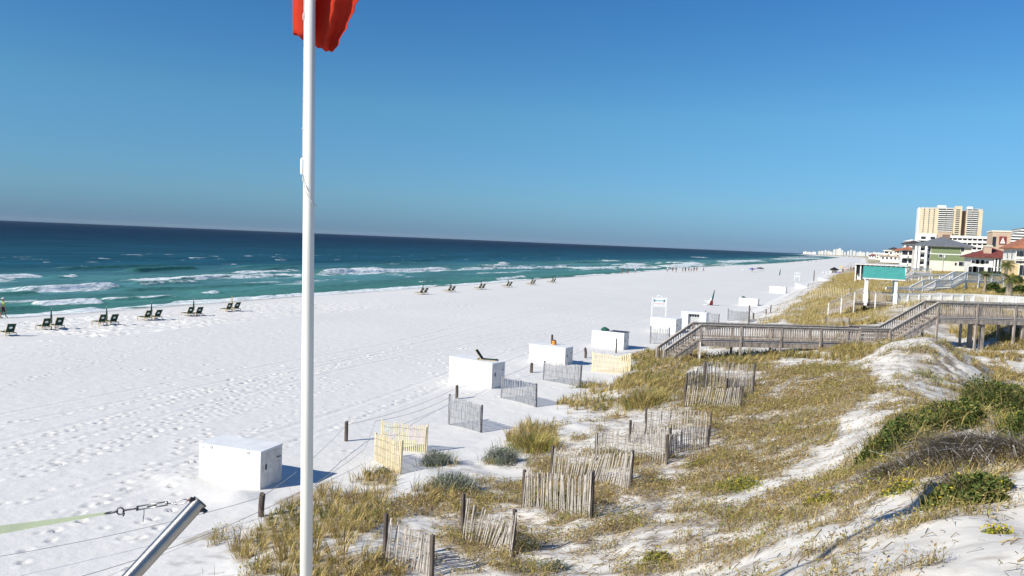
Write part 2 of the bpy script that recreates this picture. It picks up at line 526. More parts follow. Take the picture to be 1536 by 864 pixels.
LOW = [(1400, 765, 80, 16, -25, .6), (1250, 850, 60, 18, -20, .6), (1150, 790, 120, 40, -30, .6), (960, 760, 70, 26, 0, .6), (1322, 472, 55, 9, 0, .9), (1425, 500, 34, 16, 0, .85), (1400, 490, 30, 8, 0, .7), (1150, 620, 150, 62, 0, 1), (1230, 575, 110, 32, 0, .95), (1100, 690, 120, 55, -10, .9), (900, 735, 140, 60, 0, .75), (735, 790, 130, 70, 0, .75),
       (1010, 800, 150, 60, -20, .62), (860, 830, 160, 50, 0, .6), (1210, 745, 110, 40, -35, .6), (1270, 650, 70, 25, -30, .3), (1060, 585, 90, 25, 0, .8), (1330, 720, 120, 35, -35, .7),
       (1250, 800, 90, 50, -35, .5), (1440, 565, 70, 40, 40, .55), (1440, 720, 100, 28, -10, .75), (620, 800, 80, 60, 0, .6), (330, 850, 90, 22, 0, .4), (690, 720, 60, 22, 0, .45),
       (1100, 845, 120, 25, 0, .5), (930, 640, 50, 22, 0, .3), (1480, 540, 60, 30, 0, .5), (1380, 640, 70, 40, 0, .8), (1150, 550, 120, 12, 0, .5), (1490, 500, 80, 30, 10, .8), (1330, 612, 60, 10, 0, .7), (1290, 585, 60, 14, 0, .8), (1350, 850, 70, 12, -20, .4), (1490, 850, 50, 14, 0, .6), (560, 705, 30, 6, 0, .3), (740, 665, 50, 12, 0, .35), (330, 800, 60, 16, -20, .3)]
BARE = [(1290, 640, 34, 22, -20, .95), (1235, 690, 52, 16, -32, .9), (1430, 815, 105, 36, -28, 1.1), (1490, 775, 80, 22, -20, 1.1), (1388, 520, 40, 16, -25, .9), (1345, 562, 34, 14, -35, .8),
        (1330, 590, 34, 8, -25, .6), (1430, 545, 60, 36, 35, .75), (700, 655, 60, 30, 0, .9), (1200, 545, 60, 7, 0, .5), (860, 690, 30, 12, 0, .4), (1120, 745, 60, 12, -28, .6), (1290, 850, 80, 20, -25, .7), (930, 715, 30, 10, 0, .4)]


def ell(lst, px, py):
    s = 0
    for cx, cy, rx, ry, ro, wt in lst:
        a = R(ro); dx = px - cx; dy = py - cy
        u = (dx * math.cos(a) + dy * math.sin(a)) / rx; v = (-dx * math.sin(a) + dy * math.cos(a)) / ry
        s = np.maximum(s, wt * (1 - sst(np.sqrt(u * u + v * v), .62, 1.25)))
    return s


def veg(x, y, z):
    px, py, d = proj(x, y, z)
    vis = (d > 2) & (px > -150) & (px < 1700) & (py < 1000) & (py > 300)
    fall = sst(x - shift(y), -9, -5) * .7
    t = np.where(vis, ell(TALL, px, py), fall * .5)
    l = np.where(vis, ell(LOW, px, py), fall)
    b = np.where(vis, ell(BARE, px, py), 0)
    far = sst(y, 62, 80) * sst(x - shift(y), -9, -6) * (1 - sst(x, 60, 120))
    t = np.maximum(t, far * .75)
    sx, sy = (.75 * x + .66 * y), (-.66 * x + .75 * y)
    n1 = fbm(x / 1.5, y / 1.5, 41, 3); n2 = fbm(sx / 3.0, sy / .55, 51, 3)
    streak = sst(x, -4.5, -1) * (1 - sst(y, 22, 30))
    n = n1 * (1 - .75 * streak) + n2 * .75 * streak
    t = np.clip(t - b, 0, 1); l = np.clip(l - b * 1.1, 0, 1); l = np.where(vis & (x > -11), np.maximum(l, .25), l)
    nf = fbm(x / .5, y / .38, 43, 2); nm = fbm(x / .95 + 7, y / .8, 45, 2)
    tm = sst(n1 + (t - .5) * .62 + (nf - .5) * .5 + (nm - .5) * .45, .47, .72) * (t > .03)
    lm = sst(n + (l - .5) * .50 + (nf - .5) * .65 + (nm - .5) * .4, .47, .70) * (l > .03)
    return tm, lm, t, l


# ------------------------------------------------------------------ beach and dunes: one sheet
def grow(a, b, s, g):
    o = [a]
    while o[-1] < b:
        o.append(o[-1] + s); s *= g
    return np.array(o)


gx = np.concatenate([np.arange(-420, -96, 18.), np.arange(-95, -70, 1.), np.arange(-70, -46, .25), np.arange(-46, -13, .085), np.arange(-13, 8, .12), np.arange(8, 30, .5), grow(30, 3600, .7, 1.15)])
gy = np.concatenate([np.arange(-40, 8, 1.), np.arange(8, 48, .085), np.arange(48, 105, .2), np.arange(105, 190, .6), grow(190, 15000, .8, 1.05)])
XX, YY = np.meshgrid(gx, gy)
ZZ = H(XX, YY)


def stamp(x, y, ang, ln, wd, dep):
    i0, i1 = np.searchsorted(gx, [x - .8, x + .8]); j0, j1 = np.searchsorted(gy, [y - .8, y + .8])
    if i1 <= i0 or j1 <= j0: return
    dx = XX[j0:j1, i0:i1] - x; dy = YY[j0:j1, i0:i1] - y
    u = (dx * math.cos(ang) + dy * math.sin(ang)) / ln; v = (-dx * math.sin(ang) + dy * math.cos(ang)) / wd
    q = u * u + v * v
    ZZ[j0:j1, i0:i1] += -dep * np.exp(-q * 1.6) + dep * .26 * np.exp(-((np.sqrt(q) - 1.55) / .45) ** 2)


def track(x0, y0, x1, y1, wob=.5, dep=.05):
    L = math.hypot(x1 - x0, y1 - y0); n = int(L / .62)
    ph = rng.uniform(0, 6); a = math.atan2(y1 - y0, x1 - x0)
    for k in range(n):
        t = k / n
        o = wob * math.sin(t * L / 9 + ph) + (.13 if k % 2 else -.13) + rng.normal(0, .03)
        if rng.random() < .12: continue
        stamp(x0 + (x1 - x0) * t - math.sin(a) * o, y0 + (y1 - y0) * t + math.cos(a) * o, a + rng.normal(0, .25), .145, .078, dep * rng.uniform(.6, 1.5))


def pxt(a, b, **k):
    p, q = PZ(*a, 0), PZ(*b, 0); track(p.x, p.y, q.x, q.y, **k)


for k in range(15):            # tracks that run with the shore below the dune
    o = rng.uniform(-90, 110)
    pxt((rng.uniform(-40, 60), 740 + o * .9), (rng.uniform(380, 560), 585 + o * .42), wob=rng.uniform(.2, .8), dep=rng.uniform(.05, .10))
for a, b in (((60, 845), (330, 640)), ((150, 860), (300, 650)), ((0, 640), (420, 560)), ((470, 560), (700, 480)), ((0, 585), (300, 505)), ((330, 590), (640, 520)), ((650, 530), (900, 490)), ((480, 640), (700, 560))):
    pxt(a, b, dep=.11)
for k in range(1350):          # loose prints
    f = rng.random()
    if f < .42: x, y = rng.uniform(-60, -40), rng.uniform(22, 80)
    elif f < .62: x, y = rng.normal(-22, 3), rng.uniform(22, 60)
    elif f < .8: x, y = rng.normal(-28, 5), rng.uniform(10, 40)
    else: x, y = rng.uniform(-60, -13), rng.uniform(10, 100)
    cl = fbm(np.array([x / 5]), np.array([y / 5]), 77, 2)[0]
    if cl < .50: continue
    far = 1 + max(0, y - 45) / 60 + max(0, -x - 44) / 30
    stamp(x, y, rng.uniform(0, 3.14), .145 * far, .09 * far, .08 * far * rng.uniform(.6, 1.4))
for k in range(1500):           # trampled strip by the loungers
    x, y = rng.uniform(-62, -47), rng.uniform(35, 72)
    stamp(x, y, rng.uniform(0, 3.14), .27, .17, .11 * rng.uniform(.6, 1.4))


def rut(off, dep, wd, seed):   # vehicle tracks along the beach
    cx = off + 1.2 * np.sin(YY / 23 + seed) + .5 * np.sin(YY / 8 + 2 * seed)
    d = (XX - cx)
    m_ = sst(YY, 12, 16) * (1 - sst(YY, 160, 200))
    mod = .55 + .45 * vn(YY / .7, 0 * YY, int(seed * 10))
    return m_ * mod * (-dep * np.exp(-(d / wd) ** 2) + dep * .5 * np.exp(-((np.abs(d) - 1.9 * wd) / (wd * .7)) ** 2))


for off, sd_ in ((-31, 1.0), (-29.3, 1.0), (-20.3, 2.2), (-18.8, 2.2), (-26.2, 3.1), (-24.5, 3.1)):
    ZZ += rut(off, .022, .15, sd_)
ZZ += np.where((XX > -66) & (XX < -12), 1, 0) * .018 * (vn(XX / .35, YY / .35, 61) - .5) * (1 - sst(YY, 60, 110))

inb = (XX > -14.5) & (XX < 130) & (YY > 4) & (YY < 900)
tm = np.zeros_like(ZZ); lm = np.zeros_like(ZZ); td = np.zeros_like(ZZ); ld = np.zeros_like(ZZ)
a_, b_, c_, d_ = veg(XX[inb], YY[inb], ZZ[inb]); tm[inb] = a_; lm[inb] = b_; td[inb] = c_; ld[inb] = d_
ZZ += .07 * lm * (vn(XX / .3, YY / .3, 71) - .2) * (YY < 60)
# low erosion ridges that run up the near slope
sx_, sy_ = (.75 * XX + .66 * YY), (-.66 * XX + .75 * YY)
ZZ += .10 * (fbm(sx_ / 2.6, sy_ / .5, 52, 3) - .5) * sst(XX, -4.5, -1) * (1 - sst(YY, 22, 30)) * (YY > 7)
# root ridges on the face of the mound
mq = np.exp(-(np.abs(XX - 4.3) / 2.0) ** 3 - (np.abs(YY - 37) / 5.0) ** 3)
mu_, mv_ = .23 * XX - .97 * YY, .97 * XX + .23 * YY
mn = .6 * fbm(mu_ / 1.3, mv_ / .24, 54, 2) + .4 * vn(mu_ / .5, mv_ / .30, 56)
ZZ += .22 * mq * (mn - .5)

col = np.zeros(ZZ.shape + (3,)); sand = np.array([.72, .70, .67]); dsand = np.array([.68, .645, .59])
dn = sst(XX - shift(YY), -12, -7)[..., None]
col[:] = sand * (1 - dn) + dsand * dn
col *= (1 + .06 * (fbm(XX / 9, YY / 14, 33, 3) - .5))[..., None]
lit = np.clip(np.maximum(lm * .75, tm * .9) * (.5 + .7 * vn(XX / .25, YY / .25, 81)), 0, .9)[..., None]
litc = np.array([.34, .275, .19]) * (.8 + .5 * fbm(XX / 1.2, YY / 1.2, 83, 2))[..., None]
col = col * (1 - lit) + litc * lit
scat = (sst(fbm(XX / .5, YY / .22, 85, 3), .56, .64) * np.clip(ld * .8, 0, .6))[..., None]
col = col * (1 - scat) + np.array([.17, .125, .085]) * scat
mroot = (mq * sst(mn, .46, .56) * .92)[..., None]
col = col * (1 - mroot) + np.array([.17, .125, .085]) * mroot
farv = (sst(YY, 60, 90) * sst(XX - shift(YY), -8, -4) * sst(fbm(XX / 4, YY / 6, 87, 3), .38, .50) * .85)[..., None]
col = col * (1 - farv) + np.array([.36, .29, .13]) * (.75 + .5 * vn(XX / 1.5, YY / 1.5, 88))[..., None] * farv
wet = (1 - sst(ZZ, -.92, -.72))[..., None]
col = col * (1 - wet) + np.array([.40, .38, .35]) * wet
V = np.stack([XX, YY, ZZ], -1).reshape(-1, 3)
nx, ny = len(gx), len(gy)
idx = (np.arange(ny - 1)[:, None] * nx + np.arange(nx - 1)[None]).reshape(-1)
Q = np.stack([idx, idx + 1, idx + 1 + nx, idx + nx], 1)

sm = bpy.data.materials.new('white_quartz_sand')
nt, b = nodes(sm)
at = nt.nodes.new('ShaderNodeAttribute'); at.attribute_name = 'Col'
b.inputs['Roughness'].default_value = .95; b.inputs['Specular IOR Level'].default_value = .1
tc = nt.nodes.new('ShaderNodeTexCoord')
n1 = nt.nodes.new('ShaderNodeTexNoise'); n1.inputs['Scale'].default_value = 4.5; n1.inputs['Detail'].default_value = 6
nt.links.new(tc.outputs['Object'], n1.inputs['Vector'])
n2 = nt.nodes.new('ShaderNodeTexNoise'); n2.inputs['Scale'].default_value = 40; n2.inputs['Detail'].default_value = 4
nt.links.new(tc.outputs['Object'], n2.inputs['Vector'])
mr = nt.nodes.new('ShaderNodeMapRange'); mr.inputs['To Min'].default_value = .93; mr.inputs['To Max'].default_value = 1.05
nt.links.new(n2.outputs['Fac'], mr.inputs[0])
vm = nt.nodes.new('ShaderNodeVectorMath'); vm.operation = 'SCALE'
nt.links.new(at.outputs['Color'], vm.inputs[0]); nt.links.new(mr.outputs[0], vm.inputs['Scale'])
nt.links.new(vm.outputs[0], b.inputs['Base Color'])
bp = nt.nodes.new('ShaderNodeBump'); bp.inputs['Strength'].default_value = .35; bp.inputs['Distance'].default_value = .05
nt.links.new(n1.outputs['Fac'], bp.inputs['Height']); nt.links.new(bp.outputs[0], b.inputs['Normal'])
ground = np_mesh('beach_and_dunes', V, Q, sm, col.reshape(-1, 3), smooth=True, quads=True)
ground['kind'] = 'structure'


def GZ(x, y):                  # ground height with prints and ridges
    i = int(np.clip(np.searchsorted(gx, x), 1, nx - 1)); j = int(np.clip(np.searchsorted(gy, y), 1, ny - 1))
    u = (x - gx[i - 1]) / (gx[i] - gx[i - 1]); v = (y - gy[j - 1]) / (gy[j] - gy[j - 1])
    return float((ZZ[j - 1, i - 1] * (1 - u) + ZZ[j - 1, i] * u) * (1 - v) + (ZZ[j, i - 1] * (1 - u) + ZZ[j, i] * u) * v)


def gz_arr(x, y):
    i = np.clip(np.searchsorted(gx, x), 1, nx - 1); j = np.clip(np.searchsorted(gy, y), 1, ny - 1)
    u = (x - gx[i - 1]) / (gx[i] - gx[i - 1]); v = (y - gy[j - 1]) / (gy[j] - gy[j - 1])
    return (ZZ[j - 1, i - 1] * (1 - u) + ZZ[j - 1, i] * u) * (1 - v) + (ZZ[j, i - 1] * (1 - u) + ZZ[j, i] * u) * v


def on(px, py):                # a point of the ground under a pixel
    g = G(px, py); g.z = GZ(g.x, g.y); return g


# ------------------------------------------------------------------ sea
wx = np.concatenate([-grow(44, 210, .4, 1.0)[::-1]])
wx = np.concatenate([-(grow(210, 15000, .6, 1.12)[1:])[::-1], wx])
wy = np.concatenate([[-300, -150, -60, -20, 0, 15, 25], np.arange(30, 220, .55), grow(220, 1600, .6, 1.012), grow(1620, 15400, 30, 1.15)])
WX, WY = np.meshgrid(wx, wy)
WZ = np.full(WX.shape, -1.0)
hb = H(WX, WY, False)
dep = np.clip(-1.0 - hb, 0, 9)
# distance seaward of the waterline
off = -(WX - shift(WY) + 68.5)
nearw = sst(off, -2, 14) * (1 - sst(off, 110, 140))
bend = 5 * (fbm(WY / 60, off / 200, 91, 2) - .5)
WZ += nearw * .13 * np.sin((off + bend * 2) / 2.1 + 2 * fbm(WY / 25, off / 25, 92, 2)) * (.3 + fbm(WY / 30, off / 12, 93, 2))
WZ += nearw * .20 * (fbm(WY / 5.5, off / 2.0, 94, 3) - .5)
foam = np.zeros_like(WX); crest = np.zeros_like(WX)
#   px0 py0  px1 py1  height  thick seaward, shoreward (m), foam strength
BREAK = [(-60, 424, 72, 415, .55, 2.0, 4.5, 1.0), (38, 438, 172, 430, .6, 1.2, 4.0, 1.0), (50, 460, 156, 455, .5, .9, 2.4, 1.0), (95, 468, 150, 464, .15, .5, 1.6, .9),
         (150, 451, 272, 446, .4, .5, 1.3, .9), (205, 429, 302, 425, .5, .6, 2.0, .85), (165, 421, 460, 412, .15, 5, 6, .86), (255, 456, 475, 441, .15, .5, 1.5, 1.0), (475, 442, 640, 430, .12, .5, 1.2, .9), (340, 412, 460, 406, .35, 1.5, 4, .9), (85, 418, 120, 414, .3, .8, 2, .8), (455, 415, 565, 404, .5, 2.5, 5, .95),
         (475, 412, 680, 405, .7, 1.6, 4.0, 1.0), (540, 407, 680, 402.5, .1, 5, 8, .85), (298, 441, 326, 439, .2, .5, 1.2, .9), (680, 405, 862, 401.5, .5, 1.0, 3.5, .85), (630, 424, 660, 422, .2, .6, 1.5, .8),
         (735, 420, 792, 415, .3, .8, 2.5, .95), (720, 401, 765, 395, .4, 2, 5, .75), (850, 403, 990, 401.5, .5, 4, 8, .9), (925, 401, 965, 398.5, .9, 6, 10, 1), (985, 402, 1050, 397.5, .9, 7, 12, 1), (1000, 396.5, 1048, 395.5, .7, 6, 10, 1),
         (1075, 394, 1142, 391.5, .9, 6, 12, 1), (1060, 399, 1110, 396, .3, 8, 10, .7), (1150, 389.5, 1235, 387.3, .7, 9, 18, .9), (1165, 386.6, 1230, 385.2, .7, 14, 22, .8), (1240, 386.2, 1290, 384.9, .5, 20, 30, .8), (905, 393, 925, 391, .4, 5, 8, .7), (1045, 386.5, 1056, 386.2, .4, 8, 12, .8),
         (340, 402, 470, 396, .35, 1, 0, 0), (90, 405, 260, 400, .4, 1, 0, 0), (520, 395, 700, 389, .3, 1, 0, 0), (190, 409, 300, 404, .75, 1.4, 0, 0), (-40, 446, 60, 442, .5, 1.6, 0, 0), (-50, 468, 60, 462, .3, 1.2, .4, .1), (180, 437, 420, 428, .4, 1.2, .5, .25), (250, 420, 420, 414, .45, 1.4, 1, .2),
         (560, 398, 640, 395, .3, 2, 3, .4), (380, 406, 450, 402, .3, 1, 2, .35), (820, 396, 900, 392.5, .3, 3, 5, .45), (610, 411, 840, 403, .2, 1.5, 3, .3)]
nz1 = fbm(WY / 4, off / 1.6, 95, 3); nz2 = fbm(WY / 11, off / 4, 96, 3)
for i, (ax, ay, bx, by, h_, ts, tl, fs) in enumerate(BREAK):
    A = PZ(ax, ay, -1); B = PZ(bx, by, -1)
    dx, dy = B.x - A.x, B.y - A.y; L = math.hypot(dx, dy); ux, uy = dx / L, dy / L
    if uy < 0: A, B, ux, uy = B, A, -ux, -uy
    s = (WX - A.x) * ux + (WY - A.y) * uy
    c = (WX - A.x) * (-uy) + (WY - A.y) * ux     # + seaward
    c = c + (fbm(s / 14, 0 * s + i * 3.1, 97, 2) - .5) * min(7, ts * 2 + 1.5)
    t = s / L
    end = sst(t, -.06, .12) * (1 - sst(t, .86, 1.06))
    W = max(1.3, ts) * 1.1
    prof = np.where(c > 0, np.exp(-(c / (W * 1.6)) ** 2), np.exp(-(c / (W * .55)) ** 2))
    WZ += h_ * prof * end
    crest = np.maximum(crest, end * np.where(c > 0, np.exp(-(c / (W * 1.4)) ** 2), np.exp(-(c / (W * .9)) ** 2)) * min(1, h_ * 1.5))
    if fs > 0:
        f = np.where(c > 0, 1 - sst(c, ts * .2, ts * 1.1), 1 - sst(-c, tl * .15, tl * 1.0))
        foam = np.maximum(foam, fs * f * end * (.35 + 1.15 * nz1) * (.65 + .7 * nz2))
# swash along the waterline and spent foam in the surf zone
sw = np.exp(-((dep - .04) / .11) ** 2) * sst(nz2, .20, .45) * 1.25
foam = np.maximum(foam, sw * (.65 + .5 * nz1))
surf = sst(off, 4, 14) * (1 - sst(off, 38, 62))
WZ += foam * .30 * (fbm(WY / 1.3, off / .9, 98, 3) - .35) * (WX > -215)
foam = np.maximum(foam, surf * sst(fbm(WY / 16, off / 3.2, 99, 4), .50, .74) * .66)
caps = sst(off, 45, 70) * (1 - sst(off, 130, 140)) * sst(fbm(WY / 7, off / 1.5, 100, 3), .78, .82)
foam = np.maximum(foam, caps * .8)
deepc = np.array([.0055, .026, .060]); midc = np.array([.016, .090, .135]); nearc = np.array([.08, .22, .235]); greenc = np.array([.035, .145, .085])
t1 = sst(off, 30, 85)[..., None]; t2 = sst(np.log(np.maximum(off, 1)), math.log(60), math.log(900))[..., None] ** .8; t0 = (1 - sst(off, 3, 26))[..., None]
wc = nearc * (1 - t1) + midc * t1; wc = wc * (1 - t2) + deepc * t2
wc = wc * (1 - .45 * t0) + greenc * .45 * t0
grn = (crest * .75 * (1 - sst(off, 70, 110)))[..., None]  # light through thin wave crests, put into the water colour as green
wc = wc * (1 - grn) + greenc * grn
wc *= (1 + .45 * (fbm(WY / 70, off / 16, 101, 3) - .5) * (1 - .3 * t0[..., 0]))[..., None]
wm = bpy.data.materials.new('sea_water')
nt, b = nodes(wm)
at = nt.nodes.new('ShaderNodeAttribute'); at.attribute_name = 'Col'
fa = nt.nodes.new('ShaderNodeAttribute'); fa.attribute_name = 'foam'
tc = nt.nodes.new('ShaderNodeTexCoord')
mp = nt.nodes.new('ShaderNodeMapping'); mp.inputs['Scale'].default_value = (1, .38, 1)
nt.links.new(tc.outputs['Object'], mp.inputs[0])
fn = nt.nodes.new('ShaderNodeTexNoise'); fn.inputs['Scale'].default_value = 1.7; fn.inputs['Detail'].default_value = 7; fn.inputs['Roughness'].default_value = .65
nt.links.new(mp.outputs[0], fn.inputs['Vector'])
ad = nt.nodes.new('ShaderNodeMath'); ad.operation = 'MULTIPLY_ADD'; ad.inputs[1].default_value = .80; 
nt.links.new(fa.outputs['Fac'], ad.inputs[0]); nt.links.new(fn.outputs['Fac'], ad.inputs[2])
fr = nt.nodes.new('ShaderNodeMapRange'); fr.inputs['From Min'].default_value = .90; fr.inputs['From Max'].default_value = 1.10
nt.links.new(ad.outputs[0], fr.inputs[0])
st = nt.nodes.new('ShaderNodeTexNoise'); st.inputs['Scale'].default_value = .11; st.inputs['Detail'].default_value = 6; st.inputs['Roughness'].default_value = .6
mp2 = nt.nodes.new('ShaderNodeMapping'); mp2.inputs['Scale'].default_value = (1, .25, 1)
nt.links.new(tc.outputs['Object'], mp2.inputs[0]); nt.links.new(mp2.outputs[0], st.inputs['Vector'])
sr = nt.nodes.new('ShaderNodeMapRange'); sr.inputs['From Min'].default_value = .3; sr.inputs['From Max'].default_value = .7; sr.inputs['To Min'].default_value = .72; sr.inputs['To Max'].default_value = 1.28
nt.links.new(st.outputs['Fac'], sr.inputs[0])
sv = nt.nodes.new('ShaderNodeVectorMath'); sv.operation = 'SCALE'
nt.links.new(at.outputs['Color'], sv.inputs[0]); nt.links.new(sr.outputs[0], sv.inputs['Scale'])
mc = nt.nodes.new('ShaderNodeMix'); mc.data_type = 'RGBA'; mc.inputs['B'].default_value = (.80, .83, .84, 1)
f2 = nt.nodes.new('ShaderNodeTexNoise'); f2.inputs['Scale'].default_value = 2.6; f2.inputs['Detail'].default_value = 6; f2.inputs['Roughness'].default_value = .7
nt.links.new(mp.outputs[0], f2.inputs['Vector'])
f3 = nt.nodes.new('ShaderNodeMapRange'); f3.inputs['From Min'].default_value = .36; f3.inputs['From Max'].default_value = .56; nt.links.new(f2.outputs['Fac'], f3.inputs[0])
f4 = nt.nodes.new('ShaderNodeMix'); f4.data_type = 'RGBA'; f4.inputs['A'].default_value = (.36, .47, .49, 1); f4.inputs['B'].default_value = (.84, .86, .86, 1)
nt.links.new(f3.outputs[0], f4.inputs['Factor']); nt.links.new(f4.outputs['Result'], mc.inputs['B'])
nt.links.new(fr.outputs[0], mc.inputs['Factor']); nt.links.new(sv.outputs[0], mc.inputs['A'])
nt.links.new(mc.outputs['Result'], b.inputs['Base Color'])
rr = nt.nodes.new('ShaderNodeMapRange'); rr.inputs['To Min'].default_value = .22; rr.inputs['To Max'].default_value = .8
nt.links.new(fr.outputs[0], rr.inputs[0]); nt.links.new(rr.outputs[0], b.inputs['Roughness'])
b.inputs['Specular IOR Level'].default_value = .05
b.inputs['IOR'].default_value = 1.33
wn = nt.nodes.new('ShaderNodeTexNoise'); wn.inputs['Scale'].default_value = .9; wn.inputs['Detail'].default_value = 5
nt.links.new(mp.outputs[0], wn.inputs['Vector'])
wb = nt.nodes.new('ShaderNodeBump'); wb.inputs['Strength'].default_value = .9; wb.inputs['Distance'].default_value = .35
nt.links.new(wn.outputs['Fac'], wb.inputs['Height'])
nt.nodes.remove(b)
df = nt.nodes.new('ShaderNodeBsdfDiffuse'); gl = nt.nodes.new('ShaderNodeBsdfGlossy'); gl.inputs['Roughness'].default_value = .28
gm = nt.nodes.new('ShaderNodeMapRange'); gm.inputs['To Min'].default_value = .075; gm.inputs['To Max'].default_value = 0
nt.links.new(fr.outputs[0], gm.inputs[0])
ms = nt.nodes.new('ShaderNodeMixShader'); nt.links.new(gm.outputs[0], ms.inputs[0])
nt.links.new(mc.outputs['Result'], df.inputs[0]); nt.links.new(df.outputs[0], ms.inputs[1]); nt.links.new(gl.outputs[0], ms.inputs[2])
nt.links.new(wb.outputs[0], gl.inputs['Normal']); nt.links.new(wb.outputs[0], df.inputs['Normal'])
nt.links.new(ms.outputs[0], nt.nodes['Material Output'].inputs['Surface'])
V = np.stack([WX, WY, WZ], -1).reshape(-1, 3); nx_, ny_ = len(wx), len(wy)
idx = (np.arange(ny_ - 1)[:, None] * nx_ + np.arange(nx_ - 1)[None]).reshape(-1)
Q = np.stack([idx, idx + 1, idx + 1 + nx_, idx + nx_], 1)
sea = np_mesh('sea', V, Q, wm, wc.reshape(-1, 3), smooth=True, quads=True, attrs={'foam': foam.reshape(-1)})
sea['kind'] = 'structure'
del V, Q, WX, WY, hb

# ------------------------------------------------------------------ dune plants nobody could count
def scatter(n, xr, yr, pw=1.6):
    x = rng.uniform(*xr, n); y = yr[0] + (yr[1] - yr[0]) * rng.random(n) ** pw
    return x, y, gz_arr(x, y)


# tall dune grass
x, y, z = scatter(420000, (-14, 11), (7, 62), 1.35)
cxl = np.floor(x / .33) + .5 * 0; # tussocks: pull blades towards a jittered cell centre
cj = _h(np.floor(x / .42), np.floor(y / .42), 5); ck = _h(np.floor(x / .42), np.floor(y / .42), 6)
tx = (np.floor(x / .42) + .2 + .6 * cj) * .42; ty = (np.floor(y / .42) + .2 + .6 * ck) * .42
x = tx + (x - tx) * .45; y = ty + (y - ty) * .45; z = gz_arr(x, y)
tmv, lmv, tv, lv = veg(x, y, z)
k = rng.random(len(x)) < tmv * .62
x, y, z, tv = x[k], y[k], z[k], tv[k]; cj = cj[k]; ck = ck[k]
n = len(x)
az = np.arctan2(y - ty[k], x - tx[k]) + rng.normal(0, .7, n)
h = rng.uniform(.2, .6, n) * (.6 + .55 * cj)
hue = fbm(x / 2.2, y / 2.2, 111, 2)
c = np.where((hue < .40)[:, None], pick(['green', 'olive', 'straw', 'tan'], n), np.where((hue < .56)[:, None], pick(['olive', 'straw', 'straw', 'tan'], n), pick(['straw', 'tan', 'straw', 'brown', 'olive'], n)))
dist = np.hypot(x, y)
wd = np.clip(.008 + .0004 * dist, .008, .032) * rng.uniform(.7, 1.3, n)
p1 = blades(np.stack([x, y, z - .02], 1), h, wd, az, rng.uniform(.25, .95, n), c)
# distant grass, larger and fewer
x, y, z = scatter(520000, (-11, 60), (60, 260), 1.6)
tmv, lmv, tv, lv = veg(x, y, z)
k = rng.random(len(x)) < tmv * .7
x, y, z = x[k], y[k], z[k]; n = len(x)
c = pick(['straw', 'tan', 'straw', 'straw', 'tan', 'olive'], n)
p2 = blades(np.stack([x, y, z - .03], 1), rng.uniform(.2, .6, n), rng.uniform(.022, .045, n), rng.uniform(0, 6.28, n), rng.uniform(.2, .9, n), c)
V, T, C = cat_parts([p1, p2])
o = np_mesh('dune_grass', V, T, GRASSM, C); o['kind'] = 'stuff'
tag(o, 'straw and olive dune grass in loose tussocks over the white dunes', 'grass')

# creeping low cover: leaves, twigs, dry stems on the sand
x, y, z = scatter(900000, (-14, 10), (7, 58), 1.45)
tmv, lmv, tv, lv = veg(x, y, z)
k = rng.random(len(x)) < lmv * .46
x, y, z, lv = x[k], y[k], z[k], lv[k]; n = len(x)
hue = fbm(x / 1.1, y / 1.1, 121, 3)
c = np.where((hue < .42)[:, None], pick(['olive', 'bright', 'green', 'olive', 'tan'], n), np.where((hue < .55)[:, None], pick(['tan', 'olive', 'brown', 'straw', 'olive'], n), pick(['tan', 'brown', 'straw', 'grey', 'rust', 'olive'], n)))
hgt = .03 + .26 * rng.random(n) ** 1.4 * (.4 + fbm(x / .6, y / .6, 123, 2))
dist = np.hypot(x, y)
q1 = leaves(np.stack([x, y, z + hgt], 1), rng.uniform(.012, .030, n) * (1 + dist / 50), c, .7)
m_ = rng.random(n) < .85
q2 = blades(np.stack([x, y, z - .01], 1)[m_], (hgt + .10)[m_], (np.full(n, .006) * (1 + dist / 28))[m_], rng.uniform(0, 6.28, m_.sum()), rng.uniform(.2, 1.2, m_.sum()), pick(['brown', 'tan', 'tan', 'straw', 'olive', 'straw'], m_.sum()))
# strands lying along the slope
x, y, z = scatter(90000, (-9, 9), (7, 46), 1.4)
tmv, lmv, tv, lv = veg(x, y, z)
k = rng.random(len(x)) < np.clip(lv * .8, 0, .75) * np.clip((np.hypot(x, y) - 5) / 14, .15, 1)
x, y, z = x[k], y[k], z[k]; n = len(x)
a = np.where(x > -4.5, R(41), R(20)) + rng.normal(0, .45, n) + math.pi * rng.integers(0, 2, n)
L = rng.uniform(.08, .30, n)
x2 = x + np.cos(a) * L; y2 = y + np.sin(a) * L
xm = (x + x2) / 2 + rng.normal(0, .05, n); ym = (y + y2) / 2 + rng.normal(0, .05, n)
z2 = gz_arr(x2, y2); zm = gz_arr(xm, ym)
ww = rng.uniform(.003, .007, n); hh = rng.uniform(.02, .07, n)
sx1 = -np.sin(a) * ww; sy1 = np.cos(a) * ww
VV = np.stack([np.stack([x + sx1, y + sy1, z + .015], 1), np.stack([x - sx1, y - sy1, z + .005], 1), np.stack([xm + sx1, ym + sy1, zm + hh + .01], 1), np.stack([xm - sx1, ym - sy1, zm + hh], 1), np.stack([x2, y2, z2 + .02], 1)], 1).reshape(-1, 3)
kk = np.arange(n)[:, None] * 5
TT = np.concatenate([kk + [[0, 1, 3]], kk + [[0, 3, 2]], kk + [[2, 3, 4]]], 1).reshape(-1, 3)
q3 = (VV, TT, np.repeat(pick(['brown', 'grey', 'brown', 'tan', 'tan'], n), 5, 0))
V, T, C = cat_parts([q1, q2, q3])
o = np_mesh('creeping_ground_cover', V, T, LEAF, C); o['kind'] = 'stuff'
tag(o, 'low olive and brown creeping plants and dry stems matted on the sand', 'ground cover')

# ================================================================== THINGS
def dep_of(p):
    return float((np.array(p) - CAM) @ F_)


